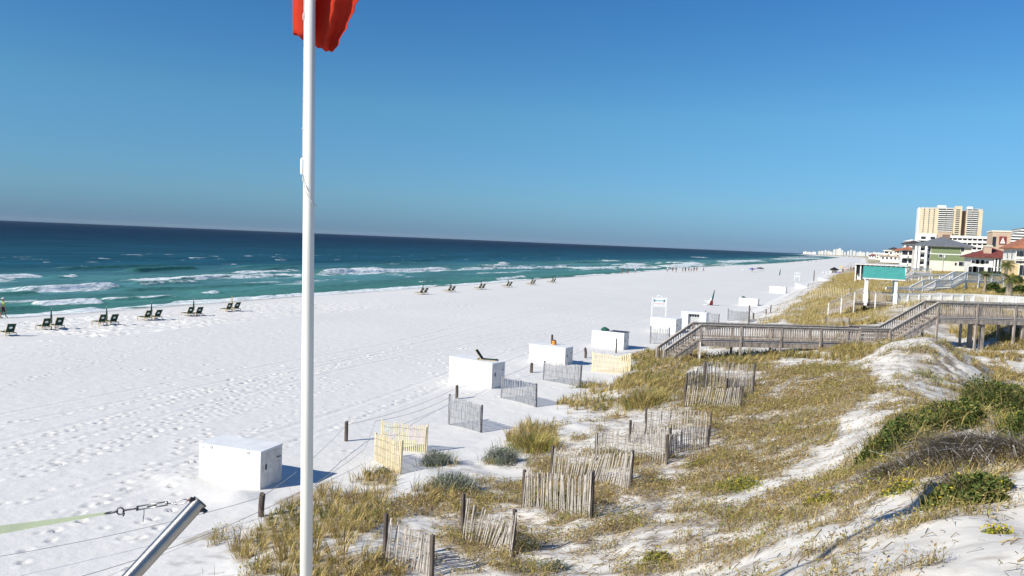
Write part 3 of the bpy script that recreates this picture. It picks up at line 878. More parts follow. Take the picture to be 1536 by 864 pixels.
def pxm(p):                   # metres per picture pixel at a point
    return dep_of(p) / FPX


def strip_basis(a, b):
    d = Vector((b.x - a.x, b.y - a.y, 0)); L = d.length; d.normalize()
    return d, Vector((-d.y, d.x, 0)), L


# ------------------------------------------------------------------ slatted sand fences
def sand_fence(label, group, a, b, ha, hb_, sm_, pm, lean=(0, 0, 0), sag=.0, bow=.15, gap=.064, mid=True, post_w=.07):
    """a, b: pixels of the post feet; ha, hb_: post heights in pixels"""
    A = on(*a); B = on(*b)
    HA = ha * pxm(A); HB = hb_ * pxm(B)
    d, nn, L = strip_basis(A, B)
    t = thing('sand_fence', label, 'fence', A, 0, group)
    n = max(6, int(L / gap)); n = min(n, 99)
    jit = .05 if group == GD else .016
    s = MB(); tops = []; lows = []
    for k in range(n):
        u = (k + .5) / n
        q = A + d * (L * u) + nn * bow * math.sin(math.pi * u) * (1 if L < 6 else 1.6)
        gz = GZ(q.x, q.y)
        hh = (HA * (1 - u) + HB * u) * (1 - sag * math.sin(math.pi * u)) * .97 + random.uniform(-.04, .04)
        ln = np.interp(u, [0, .5, 1], lean) + random.uniform(-1, 1) * jit
        out = random.uniform(-1, 1) * jit
        top = q + d * math.sin(ln) * hh + nn * out
        p0 = Vector((q.x, q.y, gz - .12)) - A; p1 = Vector((top.x, top.y, gz + hh * math.cos(ln))) - A
        s.bar(p0, p1, .032, .011, up=nn)
        tops.append(p0.lerp(p1, .86)); lows.append(p0.lerp(p1, .36))
    s.build('slat_panel', sm_, t)
    wv = MB(); off = nn * .012
    for pts in (tops, [p.lerp(q, .5) for p, q in zip(tops, lows)], lows):
        wv.tube([p + off for p in pts], .0035, 4); wv.tube([p - off for p in pts], .0035, 4)
    wv.build('wire', M['wire'], t)
    for q, hh in ((A, HA), (B, HB)):
        m_ = MB(); gz = GZ(q.x, q.y)
        tl = Vector((random.uniform(-.03, .03), random.uniform(-.03, .03), 0))
        base = Vector((q.x, q.y, gz - .3)) - A + nn * .05
        m_.bar(base, base + Vector((0, 0, hh + .3)) + tl, post_w, post_w, up=d)
        bevel(m_.build('post', pm, t), .008, 1)
    return t


GT = 'slatted sand fences at the foot of the dune'; GD = 'weathered zigzag sand fences up on the dune'; GF = 'distant sand fences beyond the boardwalk'
S, SG, SN = M['slat'], M['slat_grey'], M['slat_new']
sand_fence('new pale pine slat fence, shorter front panel beside the rope post', GT, (561, 690), (598, 712), 42, 52, SN, SN, (0, 0, .02), 0, .05, .06)
sand_fence('new pale pine slat fence, wider panel behind the short pine panel', GT, (572, 676), (638, 679), 46, 42, SN, SN, (0, .02, .02), .02, .1, .075)
sand_fence('grey slat fence right of the pine fence, dark post at its left end', GT, (672, 637), (720, 649), 46, 42, SG, M['post_grey'], (0, .02, .0), .02, .1, .07)
sand_fence('grey slat fence standing in front of the second white box and its shadow', GT, (751, 597), (803, 611), 34, 36, SG, M['post_grey'], (0, 0, .02), .03, .15)
sand_fence('grey slat fence below the right end of the third white box', GT, (814, 570), (869, 581), 29, 34, SG, M['post_grey'], (0, 0, 0), .02, .15)
sand_fence('straw coloured slat fence in front of the fourth white box', GT, (888, 557), (944, 558), 30, 28, SN, SN, (0, .0, 0), .03, .1)
sand_fence('tilted grey slat fence nearest the viewer, cut by the bottom edge of the photo', GD, (574, 848), (645, 868), 75, 66, S, M['post'], (.1, .22, .05), .10, .2, .062, post_w=.075)
sand_fence('sagging grey slat fence with steeply leaning slats, second nearest on the dune', GD, (691, 812), (766, 838), 70, 72, S, M['post'], (.12, .5, .08), .16, .2, .062, post_w=.075)
sand_fence('weathered slat fence panel in front of the leaning one, post at its right end', GD, (782, 762), (885, 779), 58, 72, S, M['post'], (.03, -.06, .03), .1, .25, .062, post_w=.075)
sand_fence('weathered slat fence with slats leaning right, between two stout brown posts', GD, (825, 726), (943, 737), 56, 62, S, M['post'], (.05, .34, .08), .12, .3, .062, post_w=.08)
sand_fence('weathered slat fence with a thin tall post at its left end, slats fanned outwards', GD, (892, 692), (999, 698), 42, 46, S, M['post'], (-.06, .1, .02), .12, .3, .085)
sand_fence('brown slat fence bowed behind the fanned one, its left post leaning', GD, (943, 664), (1003, 676), 34, 34, S, M['post'], (.1, .05, -.05), .05, .3)
sand_fence('upright brown slat fence with a straight top beside the tan shrubs', GD, (968, 652), (1064, 656), 40, 38, S, M['post'], (.03, .0, .03), .04, .3, .09)
sand_fence('low slat fence with pale leaning slats below the dense fence by the boardwalk', GD, (1025, 612), (1110, 616), 36, 34, S, M['post'], (.1, .22, .05), .1, .25, .09)
sand_fence('dense slat fence on the dune nearest the boardwalk rail', GD, (1056, 588), (1131, 584), 46, 38, S, M['post'], (0, .02, .02), .04, .4, .075)
sand_fence('brown slat fence panel joining the fanned fence to the upright straight one', GD, (1001, 690), (1063, 672), 36, 34, S, M['post'], (.08, -.1, .05), .1, .35)
sand_fence('brown slat fence tucked behind the dense one, close under the boardwalk', GD, (1030, 590), (1060, 576), 30, 34, S, M['post'], (.05, .1, .0), .08, .2)
sand_fence('short dense slat fence at the right end of the boardwalk pair', GD, (1090, 604), (1130, 598), 36, 34, S, M['post'], (0, .08, .02), .05, .3)
sand_fence('grey slat fence around the open white box left of the boardwalk steps', GF, (975, 516), (1003, 518), 27, 27, SG, M['post_grey'], (0, 0, 0), .05, .1)
sand_fence('short grey slat fence between the open white box and the boardwalk rail', GF, (1057, 484), (1077, 487), 18, 16, SG, M['post_grey'], (0, .1, 0), .1, .3)
sand_fence('grey mesh-like slat fence with a tall left post beyond the boardwalk', GF, (1091, 481), (1122, 484), 18, 16, SG, M['post_grey'], (0, .03, 0), .18, .3)
sand_fence('sun bleached slat fence on the far toe of the dune below the last boxes', GF, (1214, 449), (1273, 446), 15, 13, M['slat_new'], M['slat'], (0, 0, 0), .03, .3, .2)
sand_fence('grey slat fence climbing the far dune right of the ninth white box', GF, (1212, 433), (1250, 425), 8, 7, S, M['post'], (0, 0, 0), .03, .3, .3)
sand_fence('dark brown slat fence half buried in grass below the turquoise roof', GF, (1238, 490), (1272, 490), 15, 13, S, M['post'], (0, 0, 0), .05, .3, .1)


# ------------------------------------------------------------------ white storage boxes
def storage_box(label, L_, N_, hpx, depth=1.05, hasp=True, opened=False):
    A = on(*L_); B = on(*N_)
    d, nn, L = strip_basis(A, B)      # nn points away from the viewer when L_->N_ runs left to right
    if (Vector((A.x, A.y, 0)) + nn).length < Vector((A.x, A.y, 0)).length: nn = -nn
    hgt = hpx * pxm(B)
    z0 = min(A.z, B.z)
    t = thing('storage_box', label, 'storage box', (A.x, A.y, z0), math.atan2(d.y, d.x), 'white beach storage boxes')
    b = MB()
    if not opened:
        b.bb((0, 0, -.15), (L, depth, hgt - .05))
        bevel(b.build('body', M['boxpaint'], t), .012, 2)
        for u in (.2, .8):
            k_ = MB(); k_.bb((L * u - .05, -.014, hgt - .12), (L * u + .05, -.002, hgt + .002)); k_.build('hinge', M['bgrey'], t)
        k_ = MB(); k_.bb((L * .5 - .012, -.006, 0), (L * .5 + .012, -.0015, hgt - .055)); k_.build('seam_strip', M['white_old'], t)
        l = MB(); l.bb((-.015, -.015, hgt - .048), (L + .015, depth + .015, hgt)); bevel(l.build('lid', M['white'], t), .008, 1)
        e = MB(); e.bb((L + .002, depth * .08, .05), (L + .014, depth * .92, hgt - .1)); e.build('end_panel', M['white_old'], t)
        if hasp:
            hh = MB(); hh.bb((L + .015, depth * .2, hgt * .48), (L + .04, depth * .2 + .05, hgt * .62)); hh.build('hasp', M['dsteel'], t)
            h2 = MB(); h2.tube([(L + .02, depth * .7, hgt * .7), (L + .06, depth * .7, hgt * .7), (L + .06, depth * .86, hgt * .7), (L + .02, depth * .86, hgt * .7)], .012, 6); h2.build('handle', M['dsteel'], t)
            c = MB(); c.bb((.06, -.018, hgt - .13), (.16, -.002, hgt - .09)); c.build('corner_plate', M['white_old'], t)
    else:
        w = .05
        b.bb((0, 0, -.15), (L, w, hgt)); b2 = MB()
        x0, x1 = L * .28, L * .74
        b = MB(); b.bb((0, 0, -.1), (x0, depth, hgt)); b.bb((x1, 0, -.1), (L, depth, hgt)); b.bb((x0, .6, -.1), (x1, depth, hgt)); b.bb((x0, .003, hgt - .14), (x1, .6, hgt - .002))
        b.build('body', M['white'], t)
        g = MB(); g.bb((x0 + .01, .28, 0), (x1 - .01, .33, hgt - .15)); pn = g.build('back_board', M['bgrey'], t)
        for k in range(4):
            u = x0 + (x1 - x0) * (.16 + .22 * k); q = MB(); q.bb((u - .07, .25, hgt - .42), (u + .07, .275, hgt - .26)); q.build('opening', M['hole'], t)
        l = MB(); l.bb((-.02, -.02, hgt + .002), (L + .02, depth + .02, hgt + .045)); l.build('lid', M['white'], t)
    return t, A, d, nn, L, hgt, z0


bx = []
bx.append(storage_box('nearest and largest white storage box, half sunk in sand left of the flagpole', (298, 716), (390, 735), 58))
bx.append(storage_box('white storage box with a green beach chair lying on its lid', (673, 572), (737, 583), 39))
bx.append(storage_box('white storage box with an orange jug behind it, between two rope posts', (793, 542.5), (847, 549), 28))
bx.append(storage_box('white storage box with a dark green bundle on top, behind the straw coloured fence', (887, 519.5), (935, 525), 25))
bx.append(storage_box('white storage box behind a grey slat fence, just left of the open one', (975, 497), (1013, 501), 22, 1.6))
bx.append(storage_box('white storage box with an open recess and dark slots, beside the boardwalk steps', (1020.5, 494), (1058, 496), 27, 1.2, opened=True))
bx.append(storage_box('white storage box alone on the sand straight above the boardwalk rail', (1108, 458), (1136, 459), 11.5))
bx.append(storage_box('small distant white storage box, the left one of a close pair', (1154, 439), (1178, 440), 10, 1.0, False))
bx.append(storage_box('small distant white storage box, the right one of a close pair, touching the dune fence', (1192, 431.5), (1210, 432), 8.5, 1.0, False))
bx.append(storage_box('farthest tiny white storage box below the black canopy tent', (1227, 421.5), (1242, 422), 7, 1.0, False))


# ------------------------------------------------------------------ beach loungers and umbrellas
def sling(poly, w, th=.012):
    m_ = MB(); n = len(poly)
    vs = []
    for x, z in poly:
        for y in (-w / 2, w / 2):
            vs += [(x, y, z), (x, y, z - th)]
    fs = []
    for i in range(n - 1):
        a = i * 4; b = a + 4
        fs += [(a, a + 2, b + 2, b), (a + 1, b + 1, b + 3, a + 3), (a, b, b + 1, a + 1), (a + 2, a + 3, b + 3, b + 2)]
    fs += [(0, 1, 3, 2), ((n - 1) * 4, (n - 1) * 4 + 2, (n - 1) * 4 + 3, (n - 1) * 4 + 1)]
    return m_.add(vs, fs)


def make_lounger(label):
    t = thing('beach_lounger', label, 'beach chair', (0, 0, 0), 0, 'green beach loungers')
    w = .62; fr = M['tan']
    f = MB()
    for y in (-w / 2 - .02, w / 2 + .02):
        f.bar((-1.15, y, .30), (.38, y, .30), .04, .05)
    for x in (-1.13, -.3, .36):
        f.bar((x, -w / 2, .30), (x, w / 2, .30), .04, .05)
    f.build('frame', fr, t)
    for x, y in ((-1.0, -1), (-1.0, 1), (.30, -1), (.30, 1)):
        l = MB(); yy = y * (w / 2 + .065); l.bar((x, yy, .33), (x + (.06 if x > 0 else -.06), yy, -.1), .04, .06); l.build('leg', fr, t)
    bf = MB()
    for y in (-w / 2, w / 2):
        bf.bar((.02, y, .33), (.50, y, 1.05), .035, .05)
    bf.bar((.50, -w / 2 - .02, 1.05), (.50, w / 2 + .02, 1.05), .05, .04); bf.build('back_frame', fr, t)
    sling([(-1.12, .345), (-.8, .325), (-.4, .32), (0, .345)], w - .04).build('seat', M['green'], t)
    bk = sling([(.0, .36), (.18, .58), (.34, .83), (.49, 1.07), (.56, 1.05)], w - .02).build('backrest', M['green'], t)
    e = MB(); n = 12; cx, cz = .315, .70; ux, uz = .565, .82
    vs = [(cx - .03 + ux * .12 * math.sin(2 * math.pi * k / n), .13 * math.cos(2 * math.pi * k / n), cz + .02 + uz * .12 * math.sin(2 * math.pi * k / n)) for k in range(n)]
    vs += [(x - .006, y, z + .004) for x, y, z in vs]
    e.add(vs, [tuple(range(n)), tuple(range(n, 2 * n))[::-1]] + [(k, (k + 1) % n, n + (k + 1) % n, n + k) for k in range(n)])
    e.build('emblem', M['white'], bk)
    return t


def make_closed_umbrella(label, mt, cat='umbrella', group='closed beach umbrellas by the loungers'):
    t = thing('beach_umbrella', label, cat, (0, 0, 0), 0, group)
    p = MB(); p.tube([(0, 0, -.25), (0, 0, 1.95)], .022, 8); p.build('pole', M['tan'], t)
    c = MB(); n = 14; rings = [(.62, .075), (.9, .10), (1.25, .085), (1.6, .06), (1.88, .028), (1.95, .01)]
    vs = []; fs = []
    for z, r in rings:
        for k in range(n):
            rr = r * (1.0 if k % 2 else .62); a = 2 * math.pi * k / n + z * .5
            vs.append((rr * math.cos(a), rr * math.sin(a), z))
    for i in range(len(rings) - 1):
        for k in range(n):
            fs.append((i * n + k, i * n + (k + 1) % n, (i + 1) * n + (k + 1) % n, (i + 1) * n + k))
    fs.append(tuple(range(n))[::-1]); fs.append(tuple(range((len(rings) - 1) * n, len(rings) * n)))
    c.add(vs, fs).build('folded_canopy', mt, t)
    s = MB(); s.tube([(0, 0, 1.0), (0, 0, 1.05)], .105, 10); s.build('tie', mt, t)
    f = MB(); f.tube([(0, 0, 1.95), (0, 0, 2.03)], [.018, .006], 6); f.build('finial', M['white'], t)
    return t


CH0 = make_lounger('x'); UM0 = make_closed_umbrella('x', M['greenu']); UMY = make_closed_umbrella('x', M['yellow'])
used = {}


def put(proto, label, x, y, rz=0., sc=1.0, group=None, tilt=None, dz=0.):
    o = proto if proto.name not in used else copy_tree(proto)
    used[proto.name] = 1
    o.location = (x, y, GZ(x, y) + dz); o.rotation_euler = (tilt[0] if tilt else 0, tilt[1] if tilt else 0, rz); o.scale = (sc, sc, sc)
    o['label'] = label
    if group: o['group'] = group
    return o


NEAR = [(68, 495), (152, 489), (220, 481), (284, 475), (342, 468)]
FAR = [(631, 442), (673, 438.5), (719, 434.5), (760, 431), (796, 427.5), (827, 424.5)]
nth = ['leftmost', 'second', 'third', 'fourth', 'fifth', 'sixth']
for i, (px, py) in enumerate(NEAR):
    g = on(px, py); sc = .84
    a = R(-12) + random.uniform(-.05, .05)
    put(CH0, f'green lounger, near seat of the {nth[i]} umbrella pair left of the flagpole', g.x, g.y, a, sc)
    put(CH0, f'green lounger, far seat of the {nth[i]} umbrella pair left of the flagpole', g.x + .1, g.y + .92, a + random.uniform(-.06, .06), sc)
    put(UMY if i == 4 else UM0, 'closed yellow umbrella standing between two green loungers' if i == 4 else f'closed dark green umbrella, {nth[i]} from the left edge of the photo', g.x + .12, g.y + .36, 0, .78)
g = on(-4, 506); put(CH0, 'lone green lounger at the left edge of the photo, its foot cut off', g.x, g.y + .8, R(-12), .84)
for i, (px, py) in enumerate(FAR):
    g = on(px, py)
    a = R(-12) + random.uniform(-.06, .06)
    put(CH0, f'small lounger, near seat at the {nth[i]} umbrella right of the flagpole', g.x, g.y, a, .85, 'far beach loungers right of the flagpole')
    put(CH0, f'small lounger, far seat at the {nth[i]} umbrella right of the flagpole', g.x + .1, g.y + .95, a, .85, 'far beach loungers right of the flagpole')
    put(UM0, f'closed umbrella of the far lounger row, {nth[i]} right of the flagpole', g.x + .1, g.y + .38, 0, .82, 'closed beach umbrellas of the far row')
# lounger lying on the lid of the second box, bundle on the fourth
t, A, d, nn, L, hgt, z0 = bx[1]
c = copy_tree(CH0); q = A + d * (L * .62) + nn * .55; c.location = (q.x, q.y, z0 + hgt - .0); c.rotation_euler = (0, 0, R(195)); c.scale = (.7, .8, .62)
for ch in c.children:
    if ch.name.startswith('leg'): bpy.data.objects.remove(ch)
c.location.z = z0 + hgt - .16
tag(c, 'green beach chair lying on the lid of a white storage box', 'beach chair', 'green beach loungers')


def bundle(label, loc, s=1.0):
    m_ = MB(); n = 10
    vs = []; rings = [(0, .34), (.12, .36), (.25, .25), (.36, .09)]
    for z, r in rings:
        for k in range(n):
            a = 2 * math.pi * k / n; rr = r * (1 + .15 * math.sin(3 * a + z * 9)) * s
            vs.append((rr * 1.25 * math.cos(a), rr * math.sin(a), z * s))
    fs = [(i * n + k, i * n + (k + 1) % n, (i + 1) * n + (k + 1) % n, (i + 1) * n + k) for i in range(3) for k in range(n)] + [tuple(range(n))[::-1], tuple(range(3 * n, 4 * n))]
    o = m_.add(vs, fs).build('canvas_bundle', M['greenu'], smooth=True); o.location = loc
    return tag(o, label, 'canvas bundle')


t, A, d, nn, L, hgt, z0 = bx[3]
q = A + d * (L * .32) + nn * .5; bundle('dark green canvas bundle on top of the fourth white box', (q.x, q.y, z0 + hgt + .004), .75)
t, A, d, nn, L, hgt, z0 = bx[6]
q = A + d * (L * .18) + nn * .5; o = bundle('tiny dark bundle on the lid of the box above the boardwalk rail', (q.x, q.y, z0 + hgt + .004), .6)
# lid laid ajar on the fourth box
t, A, d, nn, L, hgt, z0 = bx[3]
b = MB(); b.bb((L * .52, .25, hgt + .004), (L * 1.02, 1.05, hgt + .05)); b.build('loose_lid_board', M['dsteel'], t)
# orange jug behind the third box
t, A, d, nn, L, hgt, z0 = bx[2]
q = A + d * (L * .52) + nn * .8
jt = thing('water_jug', 'orange drink jug with a black lid on top of the third white box', 'jug', (q.x, q.y, z0 + hgt + .004))
j = MB(); j.tube([(0, 0, 0), (0, 0, .3), (0, 0, .36)], [.17, .18, .15], 14); j.build('body', M['orangec'], jt)
j = MB(); j.tube([(0, 0, .362), (0, 0, .42)], [.155, .13], 14); j.build('lid', M['black'], jt)
jt.scale = (.72, .72, .72)
j = MB(); j.tube([(.19, 0, .05), (.23, 0, .2), (.19, 0, .32)], .02, 6); j.build('handle', M['black'], jt)


# ------------------------------------------------------------------ rope posts along the dune foot
def post(label, px, pyb, hpx, wpx, mt=None, group='rope posts at the foot of the dune'):
    g = on(px, pyb); s = pxm(g); h = hpx * s; w_ = wpx * s
    m_ = MB(); m_.tube([(0, 0, -.4), (random.uniform(-.02, .02), 0, h * .5), (random.uniform(-.03, .03), random.uniform(-.03, .03), h - .01), (random.uniform(-.03, .03), 0, h)], [w_ / 2, w_ / 2, w_ / 2 * .96, w_ / 2 * .85], 10)
    o = m_.build('rope_post', mt or M['post'], smooth=False); o.location = g
    tag(o, label, 'post', group)
    return g + Vector((0, 0, h * .86)), g


PST = [('stout brown rope post right below the nearest white box', 391, 775, 34, 9),
       ('grey rope post standing alone between the nearest box and the pine fence', 519, 662, 29, 5.5),
       ('short grey rope post in front of the second white box', 685, 598, 19, 4.5),
       ('short double rope post at the lower left of the third white box', 797, 559, 14, 4.5),
       ('dark rope post at the tip of the third white box shadow', 878, 537, 15, 4),
       ('dark rope post behind the third white box', 828, 517, 14, 3.4),
       ('thin dark rope post in front of the fourth white box', 924, 530, 22, 2.2),
       ('tall thin dark post on the sand beside the boardwalk beach fence', 1123, 487, 29, 2.2),
       ('short dark post right of the tall thin one beyond the boardwalk', 1130, 479, 9, 2.4),
       ('slim post with a bent top near the far toe of the dune', 1156, 470, 12, 1.6),
       ('second slim post near the far toe of the dune', 1149, 472, 8, 1.6)]
pt = [post(*a) for a in PST]


def rope(label, pts, r=.012, sag=.1, name='rope', mt=None):
    m_ = MB(); P_ = []
    for a, b in zip(pts[:-1], pts[1:]):
        L = (b - a).length
        for k in range(11):
            u = k / 10; q = a.lerp(b, u) - Vector((0, 0, sag * L * .25 * 4 * u * (1 - u)))
            q.z = max(q.z, GZ(q.x, q.y) + .015)
            if not P_ or (q - P_[-1]).length > 1e-3: P_.append(q)
    o_ = P_[0].copy()
    o = m_.tube([p - o_ for p in P_], r, 5).build(name, mt or M['rope']); o.location = o_
    return tag(o, label, 'rope')


e0 = on(-60, 880) + Vector((0, 0, .5))
rope('thin rope strung from post to post in front of the white boxes', [e0, pt[0][0], pt[1][0], pt[2][0], pt[3][0], pt[4][0]], .008, .08)
e1 = on(60, 900) + Vector((0, 0, .25))
g0 = pt[0][1] + Vector((0, 0, .15)); g1 = on(545, 690) + Vector((0, 0, .35))
rope('lower slack rope trailing along the sand from the brown post to the pine fence', [e1, g0, g1, on(562, 655) + Vector((0, 0, .6)), pt[2][1] + Vector((0, 0, .25))], .008, .10)
rope('rope from the far posts past the boardwalk to the dune fence', [pt[7][0], pt[8][0], pt[10][0], pt[9][0], on(1212, 434) + Vector((0, 0, .7))], .02, .04)


# ------------------------------------------------------------------ flagpole and flag
fp_d = 6.8


def fpx(y): return 465.2 - .0069 * y


yb = 864
while True:
    q = P(fpx(yb), yb, fp_d)
    if q.z < GZ(q.x, q.y) - .2 or yb > 4000: break
    yb += 10
top = P(fpx(-330), -330, fp_d); bot = P(fpx(yb), yb, fp_d)
fpo = thing('flagpole', 'tall white flagpole rising through the whole photo, red flag at its top', 'flagpole', bot)
m_ = MB(); m_.tube([Vector((0, 0, 0)), (top - bot) * .5, top - bot], [.058, .052, .042], 20); m_.build('pole', M['cream_paint'], fpo, smooth=True)
m_ = MB(); m_.tube([top - bot, top - bot + Vector((0, 0, .05)), top - bot + Vector((0, 0, .12)), top - bot + Vector((0, 0, .14))], [.03, .06, .05, .01], 14); m_.build('finial', M['steel'], fpo, smooth=True)
PD = fp_d - .015
hal = [P(456.4, -300, PD), P(456.3, -20, PD), P(456.2, 60, PD), P(455.2, 150, PD), P(454.6, 196, PD), P(454.2, 236, PD)]
m_ = MB(); m_.tube([p - bot for p in hal], .0045, 6); h2 = [P(458.2, -300, PD + .03), P(457.6, 100, PD + .03), P(457.4, 250, PD + .03)]; m_.tube([p - bot for p in h2], .0035, 6); m_.build('halyard', M['ropew'], fpo)
for (a, b) in ((18, 30), (190, 197), (232, 240), (264, 272)):
    m_ = MB(); m_.tube([P(455 + (1 if a < 100 else 0), a, PD) - bot, P(455 + (1 if a < 100 else 0), (a + b) / 2, PD) - bot, P(455, b, PD) - bot], [.006, .013, .006], 8); m_.build('snap_hook', M['rope'], fpo)
m_ = MB(); m_.tube([P(453.6, 237, PD - .005) - bot, P(453.6, 240, PD - .005) - bot, P(453.4, 260, PD - .005) - bot, P(453.4, 262, PD - .005) - bot], [.012, .018, .018, .012], 12); m_.build('counterweight', M['white'], fpo, smooth=True)
lp = [P(454.5, 262, PD - .02), P(456.5, 280, PD - .05), P(461, 292, PD - .07), P(468, 303, PD - .07), P(474.5, 309, PD - .035), P(474.8, 309.5, PD + .03)]
m_ = MB(); m_.tube([p - bot for p in lp], .004, 6); m_.build('retainer_loop', M['rope'], fpo)

nu, nv = 46, 30
VV = []; edge = [0.0, .02, -.03, .025, -.02, .03, 0, -.03, .02, .03, -.02, 0]
for j in range(nv + 1):
    v = j / nv
    y_top = -175; fly = np.interp(v, [0, .12, .3, .5, 1], [500, 517, 536, 552, 578]) + 2.2 * math.sin(j * 2.1) + 2.5 * vn(np.array([j / 1.7]), np.array([0.]), 7)[0]
    for i in range(nu + 1):
        u = i / nu
        pxv = np.interp(u, [0, .05, .16, .24, 1], [456, 449, 439 - 1.5 * v, 445, fly])
        yb_ = np.interp(u, [0, .16, .5, .85, .95, 1], [53, 50, 65, 77, 78, 74]) + 1.2 * math.sin(u * 40)
        pyv = yb_ + (y_top - yb_) * v
        fold = .05 * math.sin(u * 15 + v * 2.0) * sst(u, .2, .4) + .035 * math.sin(u * 8 - v * 5 + 1) * u + .02 * math.sin(u * 30 + v * 7) * u
        dpt = fp_d + np.interp(u, [0, .08, .16, .26, .5, 1], [-.0, .02, .08, .13, .17, .05]) + float(fold)
        VV.append(P(float(pxv), float(pyv), float(dpt)))
o_ = VV[nv * (nu + 1)].copy()
m_ = MB(); m_.add([p - o_ for p in VV], [(j * (nu + 1) + i, j * (nu + 1) + i + 1, (j + 1) * (nu + 1) + i + 1, (j + 1) * (nu + 1) + i) for j in range(nv) for i in range(nu)])
fl = m_.build('red_flag', M['flagr'], smooth=True); fl.location = o_
sl = fl.modifiers.new('cloth', 'SOLIDIFY'); sl.thickness = .002
tag(fl, 'red warning flag with a frayed edge flying from the white flagpole', 'flag')


# ------------------------------------------------------------------ leaning steel post, turnbuckle and strap
sd0 = 3.0
A0 = P(300.5, 752, sd0); dirv = (P(197.5, 864, 2.835) - A0)
axis = dirv.normalized()
Lp = .5
while True:
    q = A0 + axis * Lp
    if q.z < GZ(q.x, q.y) - .15 or Lp > 12: break
    Lp += .05
spt = thing('steel_post', 'leaning brushed steel post at the bottom left corner, open at the top', 'post', A0 + axis * Lp)
rel = lambda p: Vector(p) - (A0 + axis * Lp)
m_ = MB(); m_.tube([rel(A0), rel(A0 + axis * Lp * .5), rel(A0 + axis * Lp)], .0285, 28, cap=False); m_.build('tube', M['steel'], spt, smooth=True)
m_ = MB(); m_.tube([rel(A0 + axis * .004), rel(A0 + axis * .014)], .0265, 24); m_.build('end_plug', M['hole'], spt)
m_ = MB(); n = 28
m_.tube([rel(A0 - axis * .001), rel(A0 + axis * .006)], .0305, n, cap=False); m_.build('rim', M['dsteel'], spt)
m_ = MB(); m_.tube([rel(A0 + axis * .045), rel(P(306, 765, sd0 - .005)), rel(P(308.5, 769, sd0 - .005))], [.009, .009, .012], 8); m_.build('bolt', M['dsteel'], spt)
m_ = MB(); m_.tube([rel(P(291, 755, sd0 - .02)), rel(P(284, 749, sd0 - .03)), rel(P(286.5, 747.2, sd0 - .03)), rel(P(290, 748, sd0 - .025)), rel(P(291.5, 754, sd0 - .02))], .006, 8); m_.build('eye_bolt', M['dsteel'], spt)
# tensioner
tt = thing('turnbuckle', 'steel turnbuckle with shackle and ring between the green strap and the steel post', 'turnbuckle', P(228, 761, sd0 + .12))
org = P(228, 761, sd0 + .12)
Q = lambda px, py, d=sd0 + .12: P(px, py, d) - org


def link(pts, r, nm, mt_):
    r = [k * .72 for k in r] if isinstance(r, list) else r * .72
    MB().tube(pts, r, 8).build(nm, mt_, tt, smooth=True)


def loop_pts(c0, c1, wpx, k=14):
    a, b = Vector((c0[0], c0[1])), Vector((c1[0], c1[1])); mid = (a + b) / 2; hl = (b - a).length / 2; ux = (b - a).normalized(); uy = Vector((-ux.y, ux.x)); o = []
    for i in range(k + 1):
        t_ = 2 * math.pi * i / k; p = mid + ux * hl * math.cos(t_) + uy * wpx * math.sin(t_); o.append(p)
    return o


link([Q(p.x, p.y, sd0 + .05) for p in loop_pts((262, 755.5), (281, 750.5), 3.2)], .0035, 'carabiner', M['steel'])
link([Q(283, 750.5, sd0 + .04), Q(285.5, 748, sd0 + .035), Q(288, 750.5, sd0 + .03), Q(285, 753.5, sd0 + .03)], .007, 'shackle', M['orange'])
link([Q(262, 755.3, sd0 + .06), Q(251, 755.2, sd0 + .09)], .004, 'threaded_rod', M['steel'])
for oy in (-2.6, 2.6):
    link([Q(206, 762.3 + oy), Q(250, 755.2 + oy, sd0 + .09)], .0042, 'side_bar', M['steel'])
link([Q(206, 759), Q(206, 765.8)], .007, 'end_nut', M['dsteel']); link([Q(250, 752.0, sd0 + .09), Q(250, 758.5, sd0 + .09)], .007, 'end_nut', M['steel'])
link([Q(221, 760.2), Q(235, 757.6)], .0042, 'threaded_rod', M['steel'])
link([Q(206, 762.5), Q(187, 765.5, sd0 + .15)], .0048, 'threaded_rod', M['dsteel'])
link([Q(p.x, p.y, sd0 + .16) for p in loop_pts((175, 767), (186, 766.5), 5.0)], .0042, 'ring', M['dsteel'])
link([Q(184, 766, sd0 + .15), Q(186.2, 771, sd0 + .15), Q(184.5, 774, sd0 + .15)], .005, 'pin', M['dsteel'])
link([Q(176, 767, sd0 + .16), Q(164, 769.3, sd0 + .19), Q(158, 770.4, sd0 + .2)], [.006, .008, .006], 'hook', M['dsteel'])
link([Q(216, 763), Q(216, 772), Q(214.8, 778), Q(214.5, 783)], .0022, 'seizing_wire', M['dsteel'])
st_ = MB(); pts = []
a_p = P(160, 770, sd0 + .2); n = 24
e_p = P(-420, 852, 4.3)
for k in range(n + 1):
    u = k / n; c_ = a_p.lerp(e_p, u) - Vector((0, 0, .012 * math.sin(math.pi * u)))
    tw = R(6 + 8 * min(1, u * 2.2)); hw = .015 + .040 * min(1, u * 4)
    dd = (e_p - a_p).normalized(); sx = dd.cross(Vector((0, 0, 1))).normalized(); sz = sx.cross(dd)
    wv_ = (sx * math.cos(tw) + sz * math.sin(tw)) * hw; nv_ = (-sx * math.sin(tw) + sz * math.cos(tw)) * .0012
    pts.append([c_ - wv_ - nv_, c_ + wv_ - nv_, c_ + wv_ + nv_, c_ - wv_ + nv_])
vs_ = [p - a_p for q in pts for p in q]; fs_ = []
for k in range(n):
    for i in range(4): fs_.append((k * 4 + i, k * 4 + (i + 1) % 4, k * 4 + 4 + (i + 1) % 4, k * 4 + 4 + i))
fs_ += [(0, 1, 2, 3), (n * 4 + 3, n * 4 + 2, n * 4 + 1, n * 4)]
ss = st_.add(vs_, fs_).build('webbing_strap', M['strap']); ss.location = a_p
